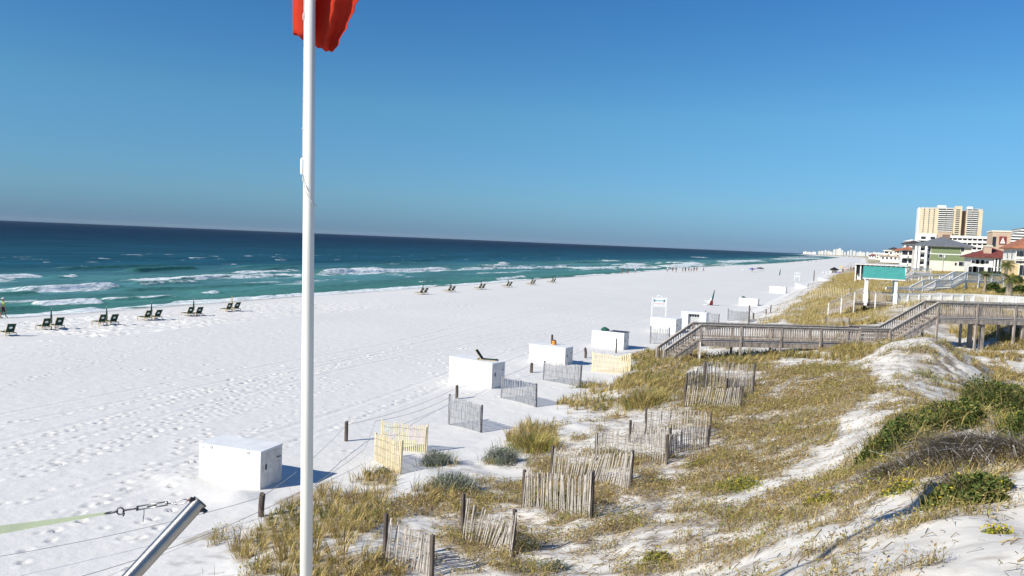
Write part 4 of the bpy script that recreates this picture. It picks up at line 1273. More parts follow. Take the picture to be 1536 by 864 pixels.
tag(ss, 'pale green webbing strap stretched to the left edge of the photo', 'strap')

# ================================================================== boardwalks
def rail_section(t, p0, p1, side_off, hgt, mw, mcap, n_post, post_down, face=.0, bal_gap=.14, posts=True, skip_first=False, solid=False, post_m=None, pw=.11):
    """one railing between two deck points (p0, p1: Vectors at deck height, relative to t)"""
    d = p1 - p0; L = d.length
    run = Vector((d.x, d.y, 0)).length
    up = Vector((0, 0, 1))
    rl = MB()
    rl.bar(p0 + up * (hgt - .02), p1 + up * (hgt - .02), .15, .04)
    cap = rl.build('top_rail', mcap, t)
    r2 = MB(); r2.bar(p0 + up * (hgt - .12), p1 + up * (hgt - .12), .045, .12)
    r2.bar(p0 + up * .14, p1 + up * .14, .045, .10); r2.build('side_rail', mw, t)
    b = MB(); n = max(3, int(run / bal_gap))
    nn = Vector((-d.y, d.x, 0)).normalized()
    if solid:
        for k in range(4):
            z = .12 + (hgt - .3) * k / 3.2
            b.bar(p0 + up * z + nn * .04, p1 + up * z + nn * .04, .03, .17)
    else:
        for k in range(1, n):
            q = p0.lerp(p1, k / n)
            b.bar(q + up * .10 + nn * .035, q + up * (hgt - .07) + nn * .035, .04, .035, up=nn)
    b.build('baluster_panel', mw, t)
    if posts:
        for k in range(n_post):
            if k == 0 and skip_first: continue
            q = p0.lerp(p1, k / max(1, n_post - 1))
            m_ = MB(); m_.bar(q + up * (hgt - .045) - nn * .002, q - up * post_down(q), pw, pw, up=d); m_.build('post', post_m or mw, t)


def deck_flat(t, p0, p1, width_v, md, mf, thick=.26, gap=.145):
    d = (p1 - p0); L = d.length; dn = d.normalized(); wn = width_v
    b = MB(); n = int(L / gap)
    for k in range(n):
        q = p0.lerp(p1, (k + .5) / n)
        b.bar(q - wn.normalized() * .04 - Vector((0, 0, .02)), q + wn + wn.normalized() * .04 - Vector((0, 0, .02)), gap * .93, .038)
    b.build('deck_boards', md, t)
    f = MB()
    for s in (0, .5, 1):
        o = wn * s; f.bar(p0 + o - Vector((0, 0, .042 + thick / 2)), p1 + o - Vector((0, 0, .042 + thick / 2)), .05, thick)
    f.build('joists', mf, t)


def stairs(t, p0, p1, width_v, md, mf):
    """p0 upper, p1 lower"""
    d = p1 - p0; drop = -d.z; n = max(3, int(round(drop / .18)))
    b = MB(); wn = width_v
    run = Vector((d.x, d.y, 0)); rn = run.normalized()
    for k in range(n):
        q = p0.lerp(p1, (k + .5) / n); q.z = p0.z - drop * (k + 1) / n
        b.bar(q, q + wn, run.length / n * .95, .04)
    b.build('stair_treads', md, t)
    f = MB()
    for s in (0.0, 1.0):
        o = wn * s + wn.normalized() * (.03 if s == 0 else -.03); f.bar(p0 + o - Vector((0, 0, .14)), p1 + o - Vector((0, 0, .14)), .05, .28)
    f.build('stringers', mf, t)


def atd(px, d, z):
    q = PX(px, d); return Vector((q.x, q.y, z))


def gdown(t_loc, extra=.4):
    def f(q):
        w_ = q + t_loc
        return max(.3, w_.z - GZ(w_.x, w_.y)) + extra
    return f


# --- the weathered boardwalk across the middle
W, WC, WD = M['wood'], M['wood_cap'], M['wood_dark']
A = atd(1058, 43, 2.42); Bm = atd(1298, 44.2, 2.42); B2 = atd(1343, 44.5, 2.42); C = atd(1413, 45, 4.1); D = atd(1640, 47, 4.1); E = atd(1005, 42.6, .95)
loc = A.copy(); loc.z = 0
bw = thing('boardwalk', 'weathered grey wooden boardwalk with railings and steps crossing the dune', 'boardwalk', loc)
dirn = Vector((B2.x - A.x, B2.y - A.y, 0)).normalized(); wv = Vector((-dirn.y, dirn.x, 0)) * 1.25
if wv.y < 0: wv = -wv
r_ = lambda v: v - loc
gd = gdown(loc)
deck_flat(bw, r_(A), r_(B2), wv, WC, W); deck_flat(bw, r_(C), r_(D), wv, WC, W)
stairs(bw, r_(C), r_(B2), wv, WC, W); stairs(bw, r_(A), r_(E), wv, WC, W)
for o in (Vector((0, 0, 0)), wv):
    far = o.length > 0
    rail_section(bw, r_(A) + o, r_(Bm) + o, 0, .95, W, WC, 5, gd)
    rail_section(bw, r_(Bm) + o, r_(B2) + o, 0, 1.02, W, WC, 2, gd, solid=not far, skip_first=True)
    rail_section(bw, r_(C) + o, r_(D) + o, 0, .97, W, WC, 5, gd)
    rail_section(bw, r_(B2) + o, r_(C) + o, 0, .97, W, WC, 1, gd, posts=False)
    rail_section(bw, r_(E) + o, r_(A) + o, 0, .95, W, WC, 2, gd)
m_ = MB(); q = r_(A) - wv.normalized() * .062
m_.bar(q - Vector((0, 0, .05)), q - Vector((0, 0, gd(r_(A)))), .14, .02, up=dirn); m_.build('white_post_board', M['white'], bw)
for px in (1484, 1545, 1600):
    q = r_(atd(px, 45 + (px - 1413) * .0088, 4.1))
    m_ = MB(); m_.bar(q - Vector((0, 0, .3)) + wv * .12, q + wv * .12 - Vector((0, 0, gd(q))), .2, .2, up=dirn); m_.build('support_post', W, bw)
    m_ = MB(); m_.bar(q + wv * .12 - Vector((0, 0, .33)), q + wv - Vector((0, 0, .33)), .1, .2); m_.build('cross_beam', WD, bw)
    m_ = MB(); m_.bar(q - Vector((0, 0, .4)) + wv * .9, q + wv * .9 - Vector((0, 0, gd(q + wv * .9))), .2, .2, up=dirn); m_.build('support_post', W, bw)

# --- white boardwalk with the turquoise roof
zd = 3.1
def atYz(px, Y, z):
    q = ray(px, hrow(px)); q = CAM + q * (Y / q[1]); return Vector((q[0], Y, z))


hrow = lambda px: 361.2 + (px - 768) * .0415
A = atYz(1286, 81, zd); B = atYz(1350, 81, zd); C = atYz(1465, 83.5, zd + .22); D = atYz(1640, 84.5, zd + .2); E = atYz(1248, 81, 1.9)
loc = A.copy(); loc.z = 0; r_ = lambda v: v - loc; gd = gdown(loc)
wb_ = thing('boardwalk', 'white railed boardwalk with a dark open deck end under the turquoise roof', 'boardwalk', loc)
dirn = Vector((B.x - A.x, B.y - A.y, 0)).normalized(); wv = Vector((-dirn.y, dirn.x, 0)) * 3.2
if wv.y < 0: wv = -wv
deck_flat(wb_, r_(A), r_(B), wv, WC, WD, gap=.2); deck_flat(wb_, r_(B), r_(C), wv * .5, WC, M['white_old'], gap=.2); deck_flat(wb_, r_(C), r_(D), wv * .5, WC, M['white_old'], gap=.2)
stairs(wb_, r_(A), r_(E), wv * .5, WC, W)
WH = M['white_old']
rail_section(wb_, r_(A), r_(B), 0, 1.0, W, WC, 3, gd, post_m=WH, bal_gap=.16)
rail_section(wb_, r_(A) + wv, r_(B) + wv, 0, 1.0, W, WC, 3, gd, bal_gap=.16)
rail_section(wb_, r_(E), r_(A), 0, 1.0, W, WC, 3, gd, post_m=WH, bal_gap=.16)
for o in (Vector((0, 0, 0)), wv * .5):
    rail_section(wb_, r_(B) + o, r_(C) + o, 0, 1.05, WH, M['white'], 8, gd, bal_gap=.10, post_m=M['white'], pw=.13)
    rail_section(wb_, r_(C) + o, r_(D) + o, 0, 1.05, WH, M['white'], 9, gd, bal_gap=.10, post_m=M['white'], pw=.13)
for k in range(5):
    q = r_(A).lerp(r_(B), k / 4) + wv * .5
    m_ = MB(); m_.bar(q - Vector((0, 0, .3)), q - Vector((0, 0, gd(q))), .2, .2); m_.build('pile', WD, wb_)
# roof shelter
pv_ = thing('shelter', 'open shelter with a turquoise metal roof on white posts, built over the deck', 'shelter', loc)
for (px, s) in ((1303, 0), (1347, 0), (1302, 1), (1346, 1)):
    q = r_(atYz(px, 81, zd)) - wv.normalized() * .12 * (1 - 2 * s) + wv * s * .85
    m_ = MB(); m_.bar(q - Vector((0, 0, .25)), q + Vector((0, 0, 2.5)), .26, .26, up=dirn); m_.build('post', M['white'], pv_)
    m_ = MB(); m_.bar(q - Vector((0, 0, .02)), q + Vector((0, 0, 1.05)), .36, .36, up=dirn); m_.build('post_base', M['white'], pv_)
a0 = r_(atYz(1296.5, 80.5, zd + 2.52)); b0 = r_(atYz(1360.5, 80.5, zd + 2.52))
up = Vector((0, 0, 1)); hw = wv * .6 
m_ = MB()
rid = up * .98
m_.add([a0, b0, b0 + hw + rid, a0 + hw + rid, a0 - up * .1, b0 - up * .1, b0 + hw + rid - up * .1, a0 + hw + rid - up * .1],
       [(0, 1, 2, 3), (7, 6, 5, 4), (0, 4, 5, 1), (1, 5, 6, 2), (2, 6, 7, 3), (3, 7, 4, 0)])
a1 = a0 + hw * 2.02; b1 = b0 + hw * 2.02
m_.add([a1, b1, b0 + hw * 1.005 + rid, a0 + hw * 1.005 + rid, a1 - up * .1, b1 - up * .1, b0 + hw * 1.005 + rid - up * .1, a0 + hw * 1.005 + rid - up * .1],
       [(3, 2, 1, 0), (4, 5, 6, 7), (1, 5, 4, 0), (2, 6, 5, 1), (3, 7, 6, 2), (0, 4, 7, 3)])
n_ = 22
for k in range(n_ + 1):      # standing seams
    q = a0.lerp(b0, k / n_)
    m_.bar(q + up * .012, q + hw + rid + up * .012, .03, .03)
rf = m_.build('roof', M['teal'], pv_)
for p_, q_, k_ in ((a0, b0, 1), (a1, b1, -1)):
    f = MB(); f.bar(p_ - up * .13 + hw * .03 * k_, q_ - up * .13 + hw * .03 * k_, .05, .16); f.build('fascia', M['white'], pv_)


# --- white stair walks on the bank behind
def white_walk(label, nodes_, hgt, wid, gap=.25):
    pts = [P(px, py, d) for px, py, d in nodes_]
    for p in pts: p.z -= hgt
    loc = pts[0].copy(); loc.z = 0
    t = thing('boardwalk', label, 'boardwalk', loc)
    pts = [p - loc for p in pts]; gd = gdown(loc, .3)
    for a, b in zip(pts[:-1], pts[1:]):
        h = Vector((b.x - a.x, b.y - a.y, 0)).normalized(); wv_ = Vector((-h.y, h.x, 0)) * wid
        if wv_.y < 0: wv_ = -wv_
        if abs(b.z - a.z) > .5:
            lo, hi = (a, b) if a.z < b.z else (b, a)
            stairs(t, hi, lo, wv_, M['white_old'], M['white'])
        else:
            deck_flat(t, a, b, wv_, M['white_old'], M['white'], .3, .3)
        for o in (Vector((0, 0, 0)), wv_):
            np_ = max(2, int((b - a).length / 2.0))
            rail_section(t, a + o, b + o, 0, hgt, M['white'], M['white'], np_, gd, bal_gap=gap, pw=.14)
    return t


white_walk('white stepped boardwalk climbing the grass bank beside the small palm', [(1346, 432, 96), (1384, 431, 98), (1404, 420.5, 100), (1428, 419.5, 102), (1449, 408, 104), (1506, 411, 108)], 1.05, 1.6)
white_walk('white railed boardwalk below the green building, seen above the stepped one', [(1350, 421, 135), (1363, 414.5, 136), (1440, 411, 140)], 1.05, 1.6, .35)
white_walk('short white stairs at the lower left corner of the green building', [(1361, 412, 170), (1372, 402.8, 172), (1397, 402.8, 174)], 1.05, 1.6, .4)


# ================================================================== buildings
def atY(px, py, Y):
    r = ray(px, py); return Vector(CAM + r * (Y / r[1]))


class House:
    def __init__(s, name, label, cat, px0, px1, pybase, Y, depth, group=None):
        c = (px0 + px1) / 2
        s.Y = Y
        a = atY(px0, pybase, Y); b = atY(px1, pybase + (px1 - px0) * .0415, Y)
        s.x0, s.x1 = a.x, b.x; s.zb = min(a.z, b.z) - 1.0; s.dep = depth
        s.loc = Vector(((s.x0 + s.x1) / 2, Y, s.zb))
        s.t = thing(name, label, cat, s.loc, 0, group)
        s.pyb = pybase; s.px0 = px0; s.w = s.x1 - s.x0

    def z(s, px, py):          # local height of a picture row on the front plane
        return atY(px, py, s.Y).z - s.zb

    def x(s, px, py=None):
        return atY(px, py if py is not None else s.pyb, s.Y).x - s.loc.x

    def box(s, nm, mt, x0, x1, y0, y1, z0, z1, parent=None):
        b = MB(); b.bb((x0, y0, z0), (x1, y1, z1)); return b.build(nm, mt, parent or s.t)

    def win(s, xc, zc, w, h, y=0., nm='window', fm=None, pane=True):
        f = MB()
        k = min(.12, w * .12)
        f.bb((xc - w / 2 - k, y - .07, zc - h / 2 - k), (xc + w / 2 + k, y - .004, zc + h / 2 + k))
        fr = f.build(nm, fm or M['bwhite'], s.t)
        if pane:
            p = MB(); p.bb((xc - w / 2, y - .10, zc - h / 2), (xc - .02 * w, y - .074, zc + h / 2)); p.bb((xc + .02 * w, y - .10, zc - h / 2), (xc + w / 2, y - .074, zc + h / 2)); p.build('pane', M['glass'], fr)
        return fr

    def side_win(s, yc, zc, w, h):
        x = -s.w / 2
        f = MB(); f.bb((x - .07, yc - w / 2 - .1, zc - h / 2 - .1), (x - .004, yc + w / 2 + .1, zc + h / 2 + .1)); fr = f.build('window', M['bwhite'], s.t)
        p = MB(); p.bb((x - .10, yc - w / 2, zc - h / 2), (x - .074, yc + w / 2, zc + h / 2)); p.build('pane', M['glass'], fr)

    def balcony(s, x0, x1, z0, z1, mt=None, out=1.2, par=.42, rec=None):
        """a flat dark panel in place of a recess, with a white parapet that stands forward"""
        r = MB(); r.bb((x0, -.05, z0), (x1, -.004, z1)); rc = r.build('balcony', rec or M['glass'], s.t)  # shade of the recess is the dark colour of this flat panel
        h = (z1 - z0) * par
        p = MB(); p.bb((x0, -out, z0 - .12), (x1, -.052, z0)); p.bb((x0, -out, z0 + .004), (x1, -out + .12, z0 + h)); p.bb((x0, -out + .122, z0 + .004), (x0 + .1, -.052, z0 + h)); p.bb((x1 - .1, -out + .122, z0 + .004), (x1, -.052, z0 + h))
        p.build('parapet', mt or M['bwhite'], rc)
        return rc

    def hip(s, z0, z1, mt, over=.8, nm='roof', x0=None, x1=None, y0=None, y1=None, ridge=None):
        x0 = -s.w / 2 if x0 is None else x0; x1 = s.w / 2 if x1 is None else x1; y0 = 0 if y0 is None else y0; y1 = s.dep if y1 is None else y1
        x0 -= over; x1 += over; y0 -= over; y1 += over
        W_, D_ = x1 - x0, y1 - y0
        rr = min(W_, D_) / 2 * (ridge or .98)
        cy = (y0 + y1) / 2
        if W_ >= D_:
            q = [(x0 + rr, cy), (x1 - rr, cy)]
        else:
            cx = (x0 + x1) / 2; q = [(cx, y0 + rr), (cx, y1 - rr)]
        vs = [(x0, y0, z0), (x1, y0, z0), (x1, y1, z0), (x0, y1, z0), (x0, y0, z0 + .25), (x1, y0, z0 + .25), (x1, y1, z0 + .25), (x0, y1, z0 + .25), (*q[0], z1), (*q[1], z1)]
        fs = [(3, 2, 1, 0), (0, 1, 5, 4), (1, 2, 6, 5), (2, 3, 7, 6), (3, 0, 4, 7)]
        fs += [(4, 5, 9, 8), (5, 6, 9), (6, 7, 8, 9), (7, 4, 8)] if W_ >= D_ else [(4, 5, 8), (5, 6, 9, 8), (6, 7, 9), (7, 4, 8, 9)]
        m_ = MB(); m_.add(vs, fs); return m_.build(nm, mt, s.t)


# --- tan condominium tower
h = House('apartment_tower', 'tall tan beachfront condominium tower with white balcony stacks', 'apartment tower', 1377, 1471, 358, 690, 24)
ztop = h.z(1377, 312.5); z1 = h.z(1377, 352); H_ = ztop - z1; nf = 13; fl_ = H_ / nf
xs_ = {p: h.x(p) for p in (1377, 1379, 1404, 1428, 1440, 1444, 1447, 1463, 1471)}
x0, x1 = -h.w / 2, h.w / 2
h.box('wall', M['tanw'], x0, xs_[1440], 0, h.dep, 0, ztop)
h.box('recessed_core', M['tand'], xs_[1440] + .01, xs_[1447] - .01, 3.0, h.dep - 1, 0, ztop - 1.2)
h.box('wall', M['tanw'], xs_[1447], x1, 0, h.dep, 0, ztop - .6)
h.box('white_end_wall', M['bwhite'], x0 - 1.0, x0 - .01, .6, h.dep - 1, 0, ztop + .8)
h.box('column', M['tanw'], xs_[1428], xs_[1440] - .02, -1.0, -.01, 0, ztop + 2.2)
h.box('parapet', M['bgrey'], x0 + .6, xs_[1428] - .3, .4, h.dep - .4, ztop + .01, ztop + 1.0)
h.box('parapet', M['bgrey'], xs_[1447] + .3, x1 - .3, .4, h.dep - .4, ztop - .59, ztop + .5)
h.box('penthouse', M['bwhite'], h.x(1404), h.x(1417), 6, 14, ztop + 1.01, ztop + 3.0); h.box('penthouse', M['bwhite'], h.x(1449), h.x(1457), 6, 14, ztop + .51, ztop + 2.4)
for k in range(nf):
    zf = z1 + k * fl_
    for p in (1383.5, 1391, 1398.5):
        h.win(h.x(p), zf + fl_ * .55, .75, .95, 0, fm=M['cream'])
    if k > 1:
        h.balcony(h.x(1405), h.x(1416), zf, zf + fl_ * .92, par=.36); h.balcony(h.x(1417), h.x(1427), zf, zf + fl_ * .92, par=.36)
    r = MB(); r.bb((h.x(1431), -1.05, zf + fl_ * .3), (h.x(1437), -1.004, zf + fl_ * .8)); r.build('balcony', M['glass'], h.t)
    h.balcony(h.x(1448.5), h.x(1455), zf, zf + fl_ * .92, par=.36); h.balcony(h.x(1456.5), h.x(1463.5), zf, zf + fl_ * .92, par=.36)
h.box('podium', M['bwhite'], x0 - 2, h.x(1404), -4, -1.1, 0, z1 + 1); h.box('podium', M['pinkw'], h.x(1405), h.x(1427), -4, -1.21, 0, z1 + fl_ * 1.6)
for k in range(2):
    for p0, p1 in ((1381, 1388), (1395, 1402)):
        r = MB(); r.bb((h.x(p0), -4.1, z1 - 3.2 * k - 3.4), (h.x(p1), -4.005, z1 - 3.2 * k - 1.4)); r.build('window', M['glass'], h.t)

# --- white parking block in front of the tower
h = House('parking_block', 'long white block of stacked open storeys right of the tan tower', 'building', 1424, 1492, 374, 470, 30)
zt = h.z(1424, 353); n_ = 4
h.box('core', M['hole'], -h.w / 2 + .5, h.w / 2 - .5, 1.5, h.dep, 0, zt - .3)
for k in range(n_ + 1):
    z0 = zt - 1.3 - k * 2.35; h.box('parapet_band', M['bwhite'], -h.w / 2, h.w / 2, 0, h.dep + .5, z0, z0 + 1.3)
for k in range(9):
    xx = -h.w / 2 + h.w * (k + .5) / 9; h.box('pillar', M['bwhite'], xx - .25, xx + .25, .4, .9, 0, zt - 1.45)
h.box('stair_tower', M['tand'], -h.w / 2 - 3, -h.w / 2 - .02, 1, 9, 0, zt + .4)

# --- tan block with a maroon panel and white triangle
h = House('sign_building', 'pinkish tan block carrying a maroon panel with a white triangle emblem', 'building', 1487, 1515, 374, 440, 18)
zt = h.z(1487, 347.5)
h.box('wall', M['pinkw'], -h.w / 2, h.w / 2, 0, h.dep, 0, zt)
h.box('cornice', M['cream'], -h.w / 2 - .3, h.w / 2 + .3, -.3, h.dep + .3, zt + .01, zt + .7)
for p in (1489, 1491.7): h.box('slot_window', M['glass'], h.x(p) - .4, h.x(p) + .4, -.06, -.004, h.z(p, 370), h.z(p, 355))
xa, xb = h.x(1497.5), h.x(1508.5); za, zb_ = h.z(1503, 366.8), h.z(1503, 354.6)
pn = h.box('emblem_panel', M['maroon'], xa, xb, -.25, -.01, za, zb_)
cx = (xa + xb) / 2; w2 = (xb - xa) * .36; zl = za + (zb_ - za) * .14; zh = za + (zb_ - za) * .88
m_ = MB()
def tri(fr, y0, y1):
    zc = zl + (zh - zl) * .36
    pts = [(cx + (x - cx) * fr, zc + (z - zc) * fr) for x, z in ((cx - w2, zl), (cx + w2, zl), (cx, zh))]
    return [(x, y0, z) for x, z in pts] + [(x, y1, z) for x, z in pts]
m_.add(tri(1, -.30, -.255), [(0, 1, 2), (5, 4, 3), (0, 3, 4, 1), (1, 4, 5, 2), (2, 5, 3, 0)]); tr = m_.build('triangle_emblem', M['white'], h.t); tr.parent = pn
m_ = MB(); m_.add(tri(.42, -.33, -.302), [(0, 1, 2), (5, 4, 3), (0, 3, 4, 1), (1, 4, 5, 2), (2, 5, 3, 0)]); m_.build('inner_triangle', M['pinkw'], pn)

# --- terraced white building, upper right
h = House('terraced_building', 'white building with stepped terraces at the right edge behind the emblem block', 'building', 1500, 1600, 374, 540, 40)
for k in range(7):
    py = 369 - k * 4.3; pl = 1506 + max(0, k - 2) * 6
    z0 = h.z(1520, py + 2.3); z1_ = h.z(1520, py)
    h.box('terrace_band', M['bwhite'], h.x(pl), h.w / 2, -1.5 + k * .3, h.dep, z0, z1_)
    h.box('dark_storey', M['glass'], h.x(pl + 1.5), h.w / 2 - 1, 1 + k * .3, h.dep - 1, z1_ + .01, z1_ + (z1_ - z0) * .85 - .01)
h.box('wall', M['cream'], h.x(1500), h.w / 2, 4, h.dep + 1, 0, h.z(1520, 366))

# --- red roofed low house
h = House('beach_house', 'low white house under a wide dark red hip roof with a pale chimney', 'house', 1456, 1526, 402, 215, 14)
ze = h.z(1456, 385.5); zr = h.z(1480, 371)
h.box('wall', M['bwhite'], -h.w / 2, h.w / 2, 0, h.dep, 0, ze)
rf = h.hip(ze + .01, zr, M['rred'], 1.0)
cm = MB(); cx = h.x(1480.5); cm.bb((cx - .8, 1.0, ze + .3), (cx + .8, 2.5, zr + .2)); c_ = cm.build('chimney', M['pinkw'], rf)
cm = MB(); cm.bb((cx - 1.0, .8, zr + .21), (cx + 1.0, 2.7, zr + .5)); cm.build('chimney_cap', M['cream'], c_)
for p in (1462, 1469, 1477): h.win(h.x(p), ze - 1.1, 1.5, .7)
for p, wd_ in ((1458.5, 1.6), (1468, 2.2), (1487, 1.5), (1498, 1.6)): h.win(h.x(p), ze - 3.1, wd_, 1.6)
h.box('porch_shade', M['glass'], h.x(1489), h.x(1502), -.05, -.003, .9, ze - .25)  # flat dark panel stands in for the shade inside the porch
for p in (1491, 1496, 1501): h.box('porch_column', M['white'], h.x(p) - .15, h.x(p) + .15, -.4, -.1, .5, ze - .02)

# --- white and yellow house at the right edge
h = House('beach_house', 'cream over yellow three storey house with a terracotta roof at the right edge', 'house', 1521, 1590, 410, 165, 14)
zm = h.z(1521, 391); ze = h.z(1521, 372.5); zr = h.z(1535, 361)
h.box('lower_wall', M['yelw'], -h.w / 2, h.w / 2, 0, h.dep, 0, zm); h.box('upper_wall', M['bwhite'], -h.w / 2 + .05, h.w / 2 - .05, .05, h.dep - .05, zm + .2, ze)
h.box('cornice', M['cream'], -h.w / 2 - .15, h.w / 2 + .15, -.15, h.dep, zm + .005, zm + .195)
h.hip(ze + .01, zr + 1.2, M['rterra'], .7)
for p in (1526, 1533, 1545): h.win(h.x(p), ze - .95, .7, .9, .05); h.win(h.x(p), ze - 2.3, .7, .7, .05)
for k in range(2): h.side_win(3 + 5 * k, ze - 1.2, 1, 1.3)
for p in (1534, 1548): h.win(h.x(p), zm - 1.7, 1.1, 1.9, 0)

# --- sage green apartment block
h = House('apartment_house', 'sage green and cream three storey block with a grey hip roof', 'apartment house', 1371, 1455, 402.5, 260, 16)
ze = h.z(1371, 368.5); zr = h.z(1400, 358.5); hh = ze
h.box('wall', M['cream'], -h.w / 2, h.w / 2, 0, h.dep, 0, ze)
h.hip(ze + .01, zr + .9, M['rshing'], 1.0)
z = lambda p, y: h.z(p, y)
gx0, gx1 = h.x(1395), h.x(1452)
h.box('green_siding', M['gwall'], gx0, h.x(1440), -.05, -.004, z(1395, 379.6), z(1395, 370.2)); h.box('green_siding', M['gwall'], h.x(1393), gx1 + .4, -.05, -.004, z(1395, 390.2), z(1395, 381.2))
h.box('floor_band', M['white'], -h.w / 2 - .1, h.w / 2 + .1, -.14, -.052, z(1395, 381.1), z(1395, 379.7))
h.box('corner_trim', M['white'], h.x(1389), h.x(1390.2), -.16, -.055, 0, ze - .1); h.box('corner_trim', M['white'], gx1 + .5, h.w / 2, -.16, -.055, 0, ze - .1)
h.box('drain_pipe', M['bgrey'], h.x(1413.3), h.x(1414), -.18, -.06, 0, z(1413, 381.5))
for py, px in ((373.5, 1391.5), (384, 1391), (395, 1391)): h.win(h.x(px), z(px, py), .8, 1.3)
h.win(h.x(1441.5), z(1441, 374.5), .8, 1.1); h.win(h.x(1409.5), z(1409, 383.4), .8, .8); h.win(h.x(1433), z(1433, 396), .5, .8); h.win(h.x(1444), z(1444, 396), 2.2, 1.2)
h.box('wall_lamp', M['white'], h.x(1415), h.x(1416.5), -.3, -.06, z(1415, 387), z(1415, 382.5))
for py in (371.5, 381.5, 392.2):
    h.balcony(h.x(1378.5), h.x(1385), z(1380, py + 6.2), z(1380, py), out=1.0, par=.35)
for p in (1371.5, 1376.5, 1386.5): h.box('balcony_column', M['white'], h.x(p) - .25, h.x(p) + .35, -1.25, -1.01, 0, ze - .05)
for k in range(3):
    for q in (3, 8, 13): h.side_win(q, ze - 1.7 - k * 2.75, 1.6, 1.5)

# --- houses further along the coast
def far_house(label, px0, px1, pyb, pye, pyr, Y, dep, wall, roof, rows, cols, flat=False, terraces=0):
    h = House('beach_house', label, 'house', px0, px1, pyb, Y, dep, 'white houses stepping down towards the far beach')
    ze = h.z(px0, pye); zr = h.z(px0, pyr)
    h.box('wall', wall, -h.w / 2, h.w / 2, 0, h.dep, 0, ze)
    if flat:
        h.box('roof', roof, -h.w / 2 - .5, h.w / 2 + .5, -.5, h.dep + .5, ze + .01, max(ze + .4, zr))
    else:
        h.hip(ze + .01, zr, roof, 1.0)
    fh = (ze - 1) / rows
    for r in range(rows):
        for c in range(cols):
            xc = -h.w / 2 + h.w * (c + .5) / cols
            if terraces and c < terraces:
                h.balcony(xc - h.w / cols * .4, xc + h.w / cols * .4, 1 + fh * r + .2, 1 + fh * (r + .9), out=1.5, par=.4)
            else:
                h.win(xc, 1 + fh * (r + .55), h.w / cols * .42, fh * .5)
        for q in (.25, .7): h.side_win(h.dep * q, 1 + fh * (r + .55), h.dep * .15, fh * .5)
    return h


far_house('white house with two dark balconies and an orange tiled roof beside the green block', 1351, 1371, 399, 374.8, 369.2, 310, 16, M['bwhite'], M['rterra'], 2, 2, terraces=2)
far_house('white house with a long dark roof above the orange tiled one', 1356, 1384, 376, 365.5, 359.8, 420, 20, M['bwhite'], M['rdark'], 1, 3)
far_house('white dome topped house left of the tan tower base', 1359, 1375, 372, 362, 358.5, 500, 20, M['bwhite'], M['bwhite'], 2, 2)
far_house('white terraced house with flat roofs at the left end of the cluster', 1326, 1339, 388, 376.5, 375, 520, 22, M['bwhite'], M['cream'], 2, 2, True, 1)
far_house('white house with a small dark peaked roof in the cluster', 1335, 1345, 384, 373.5, 370.5, 560, 20, M['bwhite'], M['rdark'], 2, 2)
far_house('pale house with an orange brown hip roof between white neighbours', 1343, 1356, 386, 376, 371.5, 430, 18, M['cream'], M['rterra'], 2, 2)
far_house('low long white house on the dune edge in front of the cluster', 1321, 1352, 390, 384.2, 382.5, 400, 14, M['bwhite'], M['pinkw'], 1, 5, True)
far_house('cream house with a flat roof at the far left of the houses', 1314, 1327, 388, 381.5, 379, 700, 22, M['cream'], M['bwhite'], 2, 3, True)
far_house('small white far house with a red roof near the skyline', 1303, 1315, 387, 383.2, 380.6, 950, 22, M['bwhite'], M['rred'], 1, 3)

# --- skyline across the bay
SKY = [(1208, 1.6, 7), (1214, 1.2, 6), (1221, 1.8, 6), (1229, 3.0, 4), (1233, 3.6, 4), (1238, 5, 3), (1243, 4, 5), (1247, 2.6, 3.5), (1251, 6.6, 3), (1255, 7.2, 3.4), (1259, 8.6, 4.2), (1263, 6, 2.6), (1267, 3.4, 3), (1272, 5.0, 3), (1276, 6.8, 2.4), (1281, 5.6, 4.2), (1286, 4, 3), (1290, 5.2, 4), (1295, 4.2, 5), (1301, 4.8, 3.4), (1306, 3.6, 6), (1311, 5.2, 4), (1318, 4.6, 6)]
hr = lambda px: 361.2 + (px - 768) * .0415
dsc = ['slim', 'broad', 'low', 'blocky', 'stepped']
for i, (px, hp, wp) in enumerate(SKY):
    Y = 4300 + (i * 397) % 900
    h = House('skyline_tower', f'{dsc[i % 5]} pale hazy tower, number {ORD[i] if i < 20 else "one near the right end"} from the left on the far skyline'.replace('number ', ''), 'tower', px - wp / 2, px + wp / 2, hr(px) + 1.2, Y, 30, 'pale towers of the far skyline')
    zt = h.z(px, hr(px) - hp)
    h.box('wall', M['bwhite'] if i % 3 else M['cream'], -h.w / 2, h.w / 2, 0, h.dep, 0, zt)
    h.box('roof_block', M['bgrey'], -h.w / 4, h.w / 4, 4, 20, zt + .02, zt + 4)
    for k in range(2):
        x_ = -h.w / 2 + h.w * (.3 + .36 * k); h.box('window_column', M['bgrey'], x_ - h.w * .08, x_ + h.w * .08, -.5, -.05, zt * .1, zt * .93)


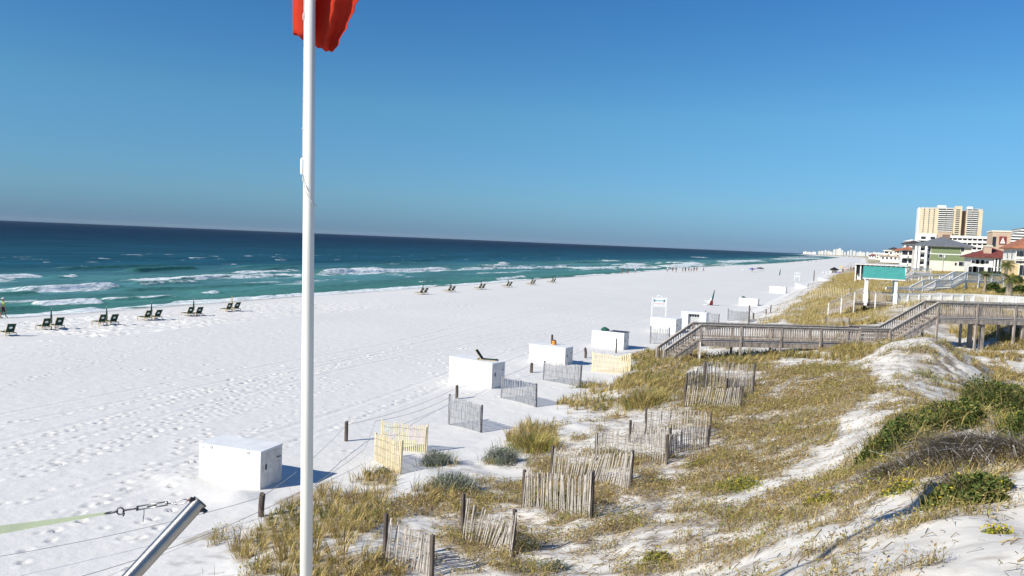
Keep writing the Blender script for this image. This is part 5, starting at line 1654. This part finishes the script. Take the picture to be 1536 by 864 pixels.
# ================================================================== signs, poles and tents on the beach
def beach_sign(label, px0, px1, pyb, pytop, pyboard, arch=True, Yd=None, words=True):
    a = on(px0, pyb); b = on(px1, pyb); s = pxm(a)
    d = (R0 * 1.0); dv = Vector((d[0], d[1], 0)); wd_ = (px1 - px0) * s; nv = Vector((d[1], -d[0], 0))
    t = thing('beach_sign', label, 'sign', a, math.atan2(dv.y, dv.x))
    hgt = (pyb - pytop) * s; zb = (pyb - pyboard) * s
    for x in (0, wd_):
        m_ = MB(); m_.bb((x - .05, -.05, -.4), (x + .05, .05, hgt + .04)); m_.build('leg', M['white'], t)
    m_ = MB(); m_.bb((.052, -.03, zb), (wd_ - .052, .03, hgt)); bd = m_.build('board', M['white'], t)
    if arch:
        m_ = MB(); m_.tube([(wd_ / 2 + .16 * wd_ * math.cos(k * math.pi / 10), 0, hgt + .03 + .14 * wd_ * math.sin(k * math.pi / 10)) for k in range(11)], .05, 8); m_.build('arch', M['white'], t)
    if words:
        rg = random.Random(3); bh = hgt - zb
        for (row, x0, x1, mt_, hh) in ((.66, .17, .83, M['tealp'], .12), (.34, .14, .86, M['pink'], .08)):
            x = x0; m_ = MB()
            while x < x1:
                w_ = rg.uniform(.02, .045); q = rg.uniform(.5, 1) * hh / 2
                m_.bb((x * wd_, -.036, zb + bh * (row - q)), ((x + w_ * .75) * wd_, -.0305, zb + bh * (row + q))); x += w_ * 1.15
            m_.build('lettering', mt_, bd)
        for x in (.15, .85):
            m_ = MB(); n = 8; m_.add([(x * wd_ + .085 * wd_ * math.cos(2 * math.pi * k / n) * .6, y, zb + bh * .66 + .13 * bh * math.sin(2 * math.pi * k / n)) for y in (-.045, -.037) for k in range(n)],
                                     [tuple(range(n)), tuple(range(n, 2 * n))[::-1]] + [(k, (k + 1) % n, n + (k + 1) % n, n + k) for k in range(n)]); m_.build('logo', M['tealb'], bd)
    return t


beach_sign('white arched beach notice board with teal and pink lettering behind the white boxes', 977, 998, 481, 446, 460)
beach_sign('tiny far white arched sign with dark marks, left of a tall thin pole', 1191.5, 1199, 421.5, 409, 415.5)


def pole(label, px, pyb, pyt, wpx=1.6, mt=None, cat='pole', lean=0.):
    g = on(px, pyb); s = pxm(g); hh = (pyb - pyt) * s
    t = thing('beach_pole', label, cat, g)
    m_ = MB(); m_.tube([(0, 0, -.4), (lean * hh * .5, 0, hh * .5), (lean * hh, 0, hh)], [wpx * s / 2] * 2 + [wpx * s / 2 * .8], 8); m_.build('shaft', mt or M['post'], t)
    m_ = MB(); m_.tube([(lean * hh, 0, hh), (lean * hh, 0, hh + .08)], [wpx * s * .55, wpx * s * .4], 8); m_.build('cap', M['white_old'], t)
    return t


pole('tall thin dark pole standing right of the tiny far sign', 1220.5, 422, 405.5, 1.4, M['post'])
g = on(1168.5, 418); put(UM0, 'closed green umbrella leaning alone on the far sand left of the tiny sign', g.x, g.y, 0, 1.5, tilt=(0, R(5)))
used_g = on(1066.5, 458); o = put(UM0, 'leaning closed green umbrella with a red base cloth, left of the box above the boardwalk', used_g.x, used_g.y, 0, 1.15, tilt=(0, R(10)))
m_ = MB(); n = 9
m_.add([(.2 * (1.2 if k % 2 else .7) * math.cos(2 * math.pi * k / n) * (1 - z * .7), .2 * (1.2 if k % 2 else .7) * math.sin(2 * math.pi * k / n) * (1 - z * .7), z) for z in (0, .55) for k in range(n)], [tuple(range(n))[::-1], tuple(range(n, 2 * n))] + [(k, (k + 1) % n, n + (k + 1) % n, n + k) for k in range(n)])
o2 = m_.build('base_cloth', M['redc'], o)
o2.location = (0, 0, .02)
for ch in o.children:
    if ch.name.startswith('base_cloth'): ch.matrix_parent_inverse = Matrix.Identity(4)


def frame_chair(label, px, py):
    g = on(px, py)
    t = thing('beach_chair', label, 'chair', g, R(20), 'white frame chairs on the far sand')
    f = MB()
    for y in (-.3, .3):
        f.bar((-.4, y, 0), (.35, y, .45), .05, .05); f.bar((.3, y, -.05), (-.1, y, .55), .05, .05); f.bar((.2, y, .35), (.55, y, 1.0), .05, .05); f.bar((-.45, y, .6), (.4, y, .6), .05, .05)
    f.build('frame', M['white'], t)
    sling([(-.4, .35), (.25, .33)], .58).build('seat', M['white_old'], t); sling([(.25, .36), (.55, .98)], .58).build('backrest', M['white_old'], t)


frame_chair('small white frame chair beside the closed green and red umbrella', 1060.5, 458)
frame_chair('tiny white frame chair, left of two near the black canopy', 1233, 411); frame_chair('tiny white frame chair, right of two near the black canopy', 1238, 411)


def open_umbrella(label, px, py, pytop, wpx, mt, group='open umbrellas on the far beach'):
    g = on(px, py); s = pxm(g); hh = (py - pytop) * s; rr = wpx * s / 2
    t = thing('beach_umbrella', label, 'umbrella', g, 0, group)
    m_ = MB(); m_.tube([(0, 0, -.3), (0, 0, hh)], .03, 6); m_.build('pole', M['white_old'], t)
    n = 8; vs = [(0, 0, hh)]; fs = []
    for q, zz in ((.5, .10), (1, .36)):
        for k in range(n): vs.append((rr * q * math.cos(2 * math.pi * k / n), rr * q * math.sin(2 * math.pi * k / n), hh - zz * rr))
    for k in range(n):
        fs += [(0, 1 + k, 1 + (k + 1) % n), (1 + k, 1 + n + k, 1 + n + (k + 1) % n, 1 + (k + 1) % n)]
    c = MB(); c.add(vs, fs); c.build('canopy', mt, t).modifiers.new('thick', 'SOLIDIFY').thickness = .02
    f = MB(); f.tube([(0, 0, hh), (0, 0, hh + .15)], .02, 6); f.build('finial', M['white'], t)
    return t


open_umbrella('open blue umbrella near the waterline, left of the dark one', 1128, 408, 402, 11, M['blue'])
open_umbrella('wide open charcoal umbrella right of the blue one near the waterline', 1140, 406, 400.8, 13, M['darkc'])
open_umbrella('open yellow umbrella beside the black canopy tent', 1262, 409, 399.8, 8, M['yellow'])
open_umbrella('faded pink umbrella right of the yellow one', 1268, 409, 402, 8, M['pinks'])
open_umbrella('low violet umbrella in front of the pale tent wall', 1258, 413, 407.3, 8, M['purple'])
open_umbrella('small white umbrella by the waterline left of the blue one', 1114, 408, 404, 5, M['white'])


def canopy_tent(label, px, py, pye, pyt, wpx, mt, walls=True):
    g = on(px, py); s = pxm(g); hw = wpx * s / 2; ze = (py - pye) * s; zt = (py - pyt) * s
    t = thing('canopy_tent', label, 'tent', g, R(15))
    for x in (-1, 1):
        for y in (-1, 1):
            m_ = MB(); m_.tube([(x * hw * .96, y * hw * .96, -.2), (x * hw * .96, y * hw * .96, ze)], .05, 6); m_.build('leg', M['white'], t)
    c = MB(); c.add([(-hw, -hw, ze), (hw, -hw, ze), (hw, hw, ze), (-hw, hw, ze), (0, 0, zt), (-hw, -hw, ze - .3), (hw, -hw, ze - .3), (hw, hw, ze - .3), (-hw, hw, ze - .3)], [(0, 1, 4), (1, 2, 4), (2, 3, 4), (3, 0, 4), (0, 5, 6, 1), (1, 6, 7, 2), (2, 7, 8, 3), (3, 8, 5, 0)])
    c.build('canopy', mt, t).modifiers.new('thick', 'SOLIDIFY').thickness = .03
    if walls:
        w_ = MB(); w_.bb((-hw * .9, hw * .9, 0.3), (hw * .9, hw * .93, ze - .32)); w_.build('wall_sheet', M['white'], t)
    return t


canopy_tent('black peaked canopy tent with white sides on the far beach', 1251, 411, 404, 400.6, 10.5, M['black'])
# long open pavilion behind the turquoise roof
h = House('beach_pavilion', 'long low white topped pavilion with dark open sides behind the turquoise roof', 'pavilion', 1283, 1358, 412, 165, 5)
zt = h.z(1283, 395.3); 
for k in range(11):
    xx = -h.w / 2 + h.w * k / 10; h.box('post', M['white'], xx - .1, xx + .1, 0, .2, -.5, zt - .21)
h.box('back_wall', M['black'], -h.w / 2 + .1, h.w / 2 - .1, 3.5, 3.7, 0, zt - .25); h.box('side_wall', M['bwhite'], -h.w / 2 + .3, -h.w / 2 + 2.6, 2.5, 2.6, 0, zt - 1.3)
m_ = MB(); n = 36
vs = []
for k in range(n + 1):
    x = -h.w / 2 - .3 + (h.w + .6) * k / n; sc_ = .08 * abs(math.sin(k * math.pi / 3))
    vs += [(x, -.4, zt - .12 - sc_), (x, -.4, zt), (x, 4.2, zt + .12), (x, 4.2, zt - .1)]
fs = []
for k in range(n):
    a = k * 4
    fs += [(a, a + 4, a + 5, a + 1), (a + 1, a + 5, a + 6, a + 2), (a + 2, a + 6, a + 7, a + 3)]
m_.add(vs, fs); o = m_.build('canopy_roof', M['white_old'], h.t); o.modifiers.new('thick', 'SOLIDIFY').thickness = .04
h.box('dark_fascia', M['black'], -h.w / 2, h.w / 2, .3, 3.3, zt - 1.9, zt - .22)


# ================================================================== people
def skin_mesh(name, V, E, rad, root, mt, parent=None, sub=1):
    me = bpy.data.meshes.new(name); me.from_pydata(V, E, []); me.update()
    o = bpy.data.objects.new(name + '_src', me); COL.objects.link(o)
    md = o.modifiers.new('s', 'SKIN'); md.use_smooth_shade = True
    for i, r in enumerate(rad):
        sv_ = me.skin_vertices[0].data[i]; sv_.radius = (r, r) if not isinstance(r, tuple) else r; sv_.use_root = (i == root)
    ss_ = o.modifiers.new('d', 'SUBSURF'); ss_.levels = sub; ss_.render_levels = sub
    dg = bpy.context.evaluated_depsgraph_get()
    m2 = bpy.data.meshes.new_from_object(o.evaluated_get(dg))
    bpy.data.objects.remove(o); bpy.data.meshes.remove(me)
    m2.name = name; m2.materials.clear(); m2.materials.append(mt)
    q = bpy.data.objects.new(name, m2); COL.objects.link(q)
    if parent: q.parent = parent
    return q


def make_person(label, shirt, shorts, hat=None, stride=.22):
    """standing / walking figure, faces -Y"""
    t = thing('person', label, 'person')
    V = []; E = []; rad = []

    def v(p, r, par=None):
        V.append(p); rad.append(r)
        if par is not None: E.append((par, len(V) - 1))
        return len(V) - 1
    pel = v((0, 0, .95), (.15, .11)); wa = v((0, 0, 1.10), (.135, .10), pel); ch = v((0, .0, 1.30), (.165, .115), wa); nk0 = v((0, .01, 1.44), (.075, .07), ch)
    nk = v((0, 0, 1.50), .055, nk0); hd0 = v((0, -.01, 1.58), (.075, .09), nk); hd1 = v((0, -.005, 1.66), (.082, .10), hd0); hd2 = v((0, 0, 1.73), (.055, .065), hd1)
    nose = v((0, -.118, 1.615), .012, hd0)
    for s in (-1, 1):
        sh = v((s * .19, 0, 1.40), .062, ch); el = v((s * .25, .05 * s, 1.12), .042, sh); wr = v((s * .26, -.06 + .06 * s, .88), .028, el)
        pm = v((s * .262, -.085 + .06 * s, .80), (.018, .04), wr)
        for k in range(4):
            f0 = v((s * .262, -.12 + .022 * k + .06 * s, .765), .009, pm); f1 = v((s * .256, -.125 + .022 * k + .06 * s, .73 - .006 * (k in (1, 2))), .008, f0); v((s * .245, -.12 + .022 * k + .06 * s, .70 - .008 * (k in (1, 2))), .007, f1)
        th = v((s * .255, -.13 + .06 * s, .81), .010, pm); v((s * .25, -.15 + .06 * s, .77), .009, th)
        hp = v((s * .09, 0, .88), .095, pel); kn = v((s * .095, -s * stride * .55 - .02, .50), .062, hp); an = v((s * .095, -s * stride + .03, .09), .038, kn)
        v((s * .10, -s * stride - .14, .035), (.045, .03), an)
        v((s * .09, .01, 1.60), .012, hd0) if False else None
    b = skin_mesh('body', V, E, rad, 0, M['skin'], t)
    V = []; E = []; rad = []
    a = v((0, 0, .93), (.165, .125)); b1 = v((0, 0, 1.10), (.155, .12), a); c = v((0, 0, 1.30), (.185, .135), b1); v((0, .01, 1.45), (.09, .08), c)
    for s in (-1, 1):
        q = v((s * .19, 0, 1.40), .08, c); v((s * .235, .035 * s, 1.18), .064, q)
    skin_mesh('shirt', V, E, rad, 0, shirt, t)
    V = []; E = []; rad = []
    a = v((0, 0, .97), (.158, .118))
    for s in (-1, 1):
        q = v((s * .09, 0, .86), .11, a); v((s * .096, -s * stride * .5 - .02, .52), .088, q)
    skin_mesh('shorts', V, E, rad, 0, shorts, t)
    m_ = MB(); n = 12; vs = []
    rings = [(1.64, .096, .112), (1.70, .094, .108), (1.755, .066, .076), (1.775, .02, .02)]
    for z, rx, ry in rings:
        for k in range(n):
            aa = 2 * math.pi * k / n; front = -math.sin(aa) > .5 and z < 1.69
            vs.append((rx * math.cos(aa), ry * math.sin(aa) * (.85 if front else 1) + .012, z + (.03 if front else 0)))
    fs = [(i * n + k, i * n + (k + 1) % n, (i + 1) * n + (k + 1) % n, (i + 1) * n + k) for i in range(3) for k in range(n)] + [tuple(range(3 * n, 4 * n))]
    m_.add(vs, fs); m_.build('hair', M['hairm'], t, smooth=True)
    if hat:
        m_ = MB(); n = 16; vs = []
        for z, r in ((1.685, .20), (1.70, .20), (1.705, .112), (1.76, .105), (1.80, .06)):
            for k in range(n): vs.append((r * math.cos(2 * math.pi * k / n), r * math.sin(2 * math.pi * k / n), z))
        fs = [(i * n + k, i * n + (k + 1) % n, (i + 1) * n + (k + 1) % n, (i + 1) * n + k) for i in range(4) for k in range(n)] + [tuple(range(n))[::-1], tuple(range(4 * n, 5 * n))]
        m_.add(vs, fs); m_.build('sun_hat', hat, t, smooth=True)
    for s in (-1, 1):
        e = MB(); e.tube([(s * .032, -.098, 1.645), (s * .032, -.112, 1.645)], [.013, .004], 6); e.build('eye', M['hole'], t)
        e = MB(); e.tube([(s * .083, .0, 1.60), (s * .098, .012, 1.62), (s * .085, .01, 1.655)], [.012, .018, .01], 6); e.build('ear', M['skin'], t, smooth=True)
    e = MB(); e.bb((-.028, -.108, 1.566), (.028, -.098, 1.574)); e.build('mouth', M['redc'], t)
    return t


P1 = make_person('person in a lime yellow shirt, dark shorts and pale hat walking at the left edge', M['hi_vis'], M['dshort'], M['capm'])
P2 = make_person('person in a pink top cut off by the left edge beside the yellow shirt', M['pinks'], M['dshort'])
P3 = make_person('x', M['darkc'], M['dshort']); P4 = make_person('x', M['white_old'], M['blue'])
g = on(5.0, 477); P1.location = g; P1.rotation_euler = (0, 0, R(150))
g = on(-2.5, 477.5); P2.location = g; P2.rotation_euler = (0, 0, R(165))
PPL = [(934, 411.5, 0), (941.5, 411.5, 0), (953, 410, 1), (1001, 408.6, 1), (1009, 408.6, 0), (1014, 408.6, 0), (1024, 408.4, 0), (1028, 408.4, 0), (1033, 408.2, 0), (1037, 408.2, 1), (1041, 408.2, 0), (1045, 408.0, 0), (1055, 407.8, 1),
       (1128, 408.3, 0), (1186, 394.6, 0), (1190, 394.5, 0), (1197, 394.2, 0), (1202, 394.0, 0), (1212, 393.6, 0), (1217, 393.4, 0), (1224, 393.2, 0), (1272, 408, 1), (1276, 407.5, 0), (1280, 408.5, 0), (1248, 412, 0), (1264, 411, 0)]
cnt = {}
PPL.sort()
for i, (px, py, k) in enumerate(PPL):
    g = on(px, py)
    wh = 'by the far waterline' if px < 1100 else ('by the blue umbrella' if px < 1150 else ('far along the shore' if px < 1230 else 'near the far tents'))
    cnt[wh] = cnt.get(wh, 0) + 1
    put(P4 if k else P3, f'tiny person in {"pale" if k else "dark"} clothes {wh}, {ORD[cnt[wh] - 1]} there from the left', g.x, g.y, random.uniform(0, 6), 1.0, 'small people on the far beach')


# ================================================================== plants one can point at
def plant(name, label, cat, px, py, rx, ry, pal, n_leaf=2200, style='leaf', group=None, hf=1.0, lsize=.03, flowers=0, stems=14, blade=0, sink=.05, blade_pal=None):
    g = on(px, py); s = pxm(g); a = rx * s; hgt = ry * s * 1.6 * hf
    t = thing(name, label, cat, g, 0, group)
    u = rng.normal(size=(n_leaf, 3)); u /= np.linalg.norm(u, axis=1)[:, None]; u[:, 2] = np.abs(u[:, 2])
    rad = (rng.random(n_leaf) ** .33) * (.72 + .5 * vn(u[:, 0] * 2.3 + px, u[:, 1] * 2.3 + u[:, 2] * 2, 31))
    pos = u * rad[:, None] * np.array([a, a * .8, hgt])
    gzz = gz_arr(g.x + pos[:, 0], g.y + pos[:, 1]) - g.z
    pos[:, 2] += gzz - sink
    c = pick(pal, n_leaf, .22)
    parts = [leaves(pos, rng.uniform(.6, 1.4, n_leaf) * lsize, c, .8)]
    if blade:
        bs = rng.normal(size=(blade, 2)) * np.array([a, a * .8]) * .42
        z_ = gz_arr(g.x + bs[:, 0], g.y + bs[:, 1]) - g.z
        parts.append(blades(np.stack([bs[:, 0], bs[:, 1], z_ - .03], 1), hgt * rng.uniform(.6, 1.25, blade), rng.uniform(.012, .024, blade), np.arctan2(bs[:, 1], bs[:, 0]) + rng.normal(0, .8, blade), rng.uniform(.2, .9, blade), pick(blade_pal or pal, blade, .2)))
    V, T, C = cat_parts(parts); np_mesh('foliage', V, T, LEAF, C, parent=t)
    sm_ = MB()
    for k in range(stems):
        an = random.uniform(0, 6.28); q = random.uniform(.3, .85); zz = GZ(g.x + a * q * .3 * math.cos(an), g.y + a * q * .3 * math.sin(an)) - g.z
        sm_.tube([(a * q * .25 * math.cos(an), a * q * .25 * math.sin(an), zz - .1), (a * q * .6 * math.cos(an + .2), a * .8 * q * .6 * math.sin(an + .2), hgt * .5), (a * q * math.cos(an), a * .8 * q * math.sin(an), hgt * .85 * (1.1 - q * .5))], [.014, .010, .004], 5)
    sm_.build('stem', M['bark'], t)
    if flowers:
        f = rng.normal(size=(flowers, 3)); f /= np.linalg.norm(f, axis=1)[:, None]; f[:, 2] = np.abs(f[:, 2])
        fp = f * np.array([a, a * .8, hgt]) * rng.uniform(.85, 1.12, (flowers, 1)); fp[:, 2] += gz_arr(g.x + fp[:, 0], g.y + fp[:, 1]) - g.z + .02
        V, T, C = leaves(fp, rng.uniform(.016, .032, flowers), pick(['yellow'], flowers, .12), 1.2); np_mesh('flowers', V, T, LEAF, C, parent=t)['kind'] = 'stuff'
    return t


SGR = 'grey green rosemary cushions on the sand'
for lab, px, py, rx, ry, nl in (('rounded grey green shrub on bare sand beside the pine fence', 656, 697, 27, 15, 2600), ('grey green shrub right of the round one, below the light green grass', 752, 693, 28, 15, 2600),
                                ('wide grey green shrub at the edge of the straw grass', 680, 735, 38, 17, 3000), ('tiny grey green sprig at the foot of the short pine panel', 574, 710, 14, 7, 700),
                                ('small grey green shrub low on the dune near the bottom edge', 832, 855, 20, 10, 1200), ('dull grey green shrub left of the dense fence by the boardwalk', 1014, 534, 18, 7, 900),
                                ('sparse grey green sprig left of the pine fence, half buried', 552, 712, 9, 5, 350)):
    plant('rosemary_shrub', lab, 'shrub', px, py, rx, ry, ['sage', 'sage', 'grey', 'green'], nl, group=SGR, lsize=.030, blade=nl // 6, blade_pal=['sage', 'sage', 'grey'])
plant('grass_clump', 'bright green grass clump right of the grey fence on bare sand', 'grass clump', 797, 676, 40, 15, ['olive', 'green'], 150, lsize=.02, blade=1300, hf=1.1, blade_pal=['green', 'olive', 'bright', 'straw', 'straw', 'tan'], group='green grass clumps')
plant('grass_clump', 'soft green grass clump behind the straw coloured fence', 'grass clump', 965, 608, 44, 13, ['olive', 'green'], 150, lsize=.02, blade=1300, hf=1.2, blade_pal=['green', 'olive', 'straw', 'straw', 'tan'], group='green grass clumps')
DK = 'dark green bushes along the near dune crest'
for lab, px, py, rx, ry, nl in (('dark green bush at the left end of the near crest above bare sand', 1330, 690, 40, 30, 5200), ('dark green bush with yellow flowers behind the left one on the crest', 1372, 655, 50, 24, 5200),
                                ('dense dark bush in the middle of the near crest', 1425, 640, 52, 22, 5200), ('highest dark green bush on the crest near the right edge', 1500, 622, 60, 30, 7000),
                                ('dark green tuft with long blades right below the dead grey brush', 1445, 745, 56, 26, 4200), ('dark bush at the right edge below the highest one', 1538, 665, 40, 26, 4000)):
    plant('dune_bush', lab, 'bush', px, py, rx, ry, ['green', 'dark', 'olive', 'green'], int(nl * 1.7), group=DK, lsize=.042, blade=nl // 12, blade_pal=['green', 'dark', 'olive', 'tan', 'straw'], flowers=44, stems=30, hf=1.15 if py < 700 else .9)
YL = 'yellow flowering plants on the sand'
for lab, px, py, rx, ry, nl, fl_n in (('bright yellow green plant below the upright brown fence', 1105, 735, 38, 16, 1800, 60), ('yellow flowering plant on the streaked slope below the bare strip', 1232, 752, 24, 10, 900, 30), ('small yellow flowering plant under the bare sand strip', 1195, 740, 20, 9, 700, 26),
                                      ('low yellow flowering plant at the bottom right on bare sand', 1497, 798, 22, 9, 900, 22), ('yellow flowers among the grass behind the crest bush', 1395, 622, 34, 8, 900, 70), ('sprawling olive plant near the bottom middle of the dune', 985, 838, 26, 11, 1000, 14),
                                      ('yellow green plant on the sand mound below the boardwalk', 1392, 566, 26, 10, 900, 14), ('small yellow flowering plant beside the leaning fence', 835, 745, 26, 12, 900, 24), ('low flowering plant right of the fanned fence', 1045, 700, 24, 10, 700, 14), ('yellow flowering plant beneath the dark crest bush', 1348, 738, 26, 10, 800, 34)):
    plant('flowering_plant', lab, 'plant', px, py, rx, ry, ['bright', 'olive', 'green', 'bright'], nl, group=YL, lsize=.028, flowers=int(fl_n * 1.4) + 26, hf=.8)


def brush(label, px, py, rx, ry, n, rz=0):
    g = on(px, py); s = pxm(g); a = rx * s; hh = ry * s
    t = thing('dead_brush', label, 'dead brush', g, 0, 'dead grey brush on the crest')
    bs = rng.normal(size=(n, 2)) * np.array([a, a * .8]) * .45
    z_ = gz_arr(g.x + bs[:, 0], g.y + bs[:, 1]) - g.z
    V, T, C = blades(np.stack([bs[:, 0], bs[:, 1], z_], 1), hh * rng.uniform(.5, 1.3, n), rng.uniform(.010, .022, n), rz + rng.normal(0, .9, n), rng.uniform(.6, 1.6, n), pick(['grey', 'grey', 'brown', 'tan'], n, .2))
    np_mesh('twigs', V, T, LEAF, C, parent=t)
    m_ = MB()
    for k in range(22):
        an = rz + random.gauss(0, .9); x, y = random.gauss(0, a * .4), random.gauss(0, a * .35); zz = GZ(g.x + x, g.y + y) - g.z
        L = random.uniform(.4, .9) * hh * 2
        m_.tube([(x, y, zz - .03), (x + .5 * L * math.cos(an), y + .5 * L * math.sin(an), zz + hh * random.uniform(.4, .8)), (x + L * math.cos(an + .3), y + L * math.sin(an + .3), zz + hh * random.uniform(.1, .7))], [.014, .011, .005], 5)
    m_.build('branches', mat_branch, t)['kind'] = 'stuff'


mat_branch = mat('bleached_branch', (.34, .31, .28), .9, .25, 14)
brush('tangle of dead grey brush among the dark crest bushes', 1440, 690, 70, 40, 2600, R(200))
brush('smaller dead grey brush right of the main tangle at the photo edge', 1515, 690, 40, 34, 1500, R(170))
brush('dry brown brush on the slope below the left crest bush', 1345, 715, 50, 22, 1300, R(200))


# ------------------------------------------------------------------ palms and garden shrubs by the houses
def palm(label, px, pyb, pyc, wpx, nfr, tr):
    g = on(px, pyb); 
    s = pxm(g); hc = (pyb - pyc) * s; L = wpx * s / 2
    t = thing('palm_tree', label, 'palm tree', g, 0)
    m_ = MB(); pts = [(random.uniform(-.05, .05), random.uniform(-.05, .05), hc * k / 6 - (.4 if k == 0 else 0)) for k in range(7)]; m_.tube(pts, [tr * 1.25, tr, tr * .95, tr * .9, tr * .9, tr * 1.0, tr * 1.1], 10); m_.build('trunk', M['trunkm'], t, smooth=True)
    for k in range(nfr):
        an = 2 * math.pi * k / nfr * 2.618 + random.uniform(-.2, .2); el = random.uniform(-.35, 1.15)
        n = 9; ctr = []
        for i in range(n + 1):
            u = i / n; rr = L * u * math.cos(el * .6); zz = hc + L * (math.sin(el) * u - .55 * u * u)
            ctr.append(np.array([rr * math.cos(an), rr * math.sin(an), zz]))
        pos = []; Vs = []; Ts = []; c_ = []
        sd = np.array([-math.sin(an), math.cos(an), 0])
        for i in range(1, n + 1):
            for sg in (-1, 1):
                for jj in range(2):
                    p0 = ctr[i - 1] * (1 - jj * .5) + ctr[i] * jj * .5; w_ = L * .34 * math.sin(math.pi * min(1, .18 + .8 * i / n))
                    tip = p0 + sd * sg * w_ + (ctr[i] - ctr[i - 1]) * 1.1 - np.array([0, 0, w_ * .35]); ax = (ctr[i] - ctr[i - 1]) * .32
                    b0 = len(Vs); Vs += [p0, p0 + ax, tip]; Ts.append((b0, b0 + 1, b0 + 2))
        for i in range(n):
            b0 = len(Vs); Vs += [ctr[i] - sd * .02, ctr[i] + sd * .02, ctr[i + 1]]; Ts.append((b0, b0 + 1, b0 + 2))
        C = pick(['green', 'dark', 'green', 'olive'], 1, .15).repeat(len(Vs), 0)
        np_mesh('frond', np.array(Vs), np.array(Ts), LEAF, C, parent=t)
    return t


palm('small palm with a pale trunk and drooping fronds on the grass bank', 1477, 440, 413, 27, 22, .15)
palm('taller bushy palm behind the dense one near the right edge', 1507, 436, 396, 30, 30, .2)
palm('dense palm with a thick crown hiding its stout trunk near the right edge', 1513, 447, 417, 34, 38, .35)
HG = 'garden shrubs around the houses'
for lab, px, py, rx, ry, nl in (('dark green hedge below the low red roofed house', 1478, 415, 34, 5, 2600), ('dark shrub in the shade right of the small palm', 1488, 436, 10, 8, 900), ('olive shrub at the right edge behind the white railing', 1530, 440, 14, 8, 1200), ('green shrub at the foot of the dense palm', 1505, 442, 9, 6, 900), ('round green shrub by the yellow house', 1522, 425, 10, 10, 1200)):
    plant('garden_shrub', lab, 'shrub', px, py, rx, ry, ['dark', 'green', 'dark'], nl, group=HG, lsize=.22, stems=10)

# remove prototypes that were never placed
for o in list(SC.objects):
    if o.get('label') == 'x':
        for ch in list(o.children_recursive): bpy.data.objects.remove(ch)
        bpy.data.objects.remove(o)
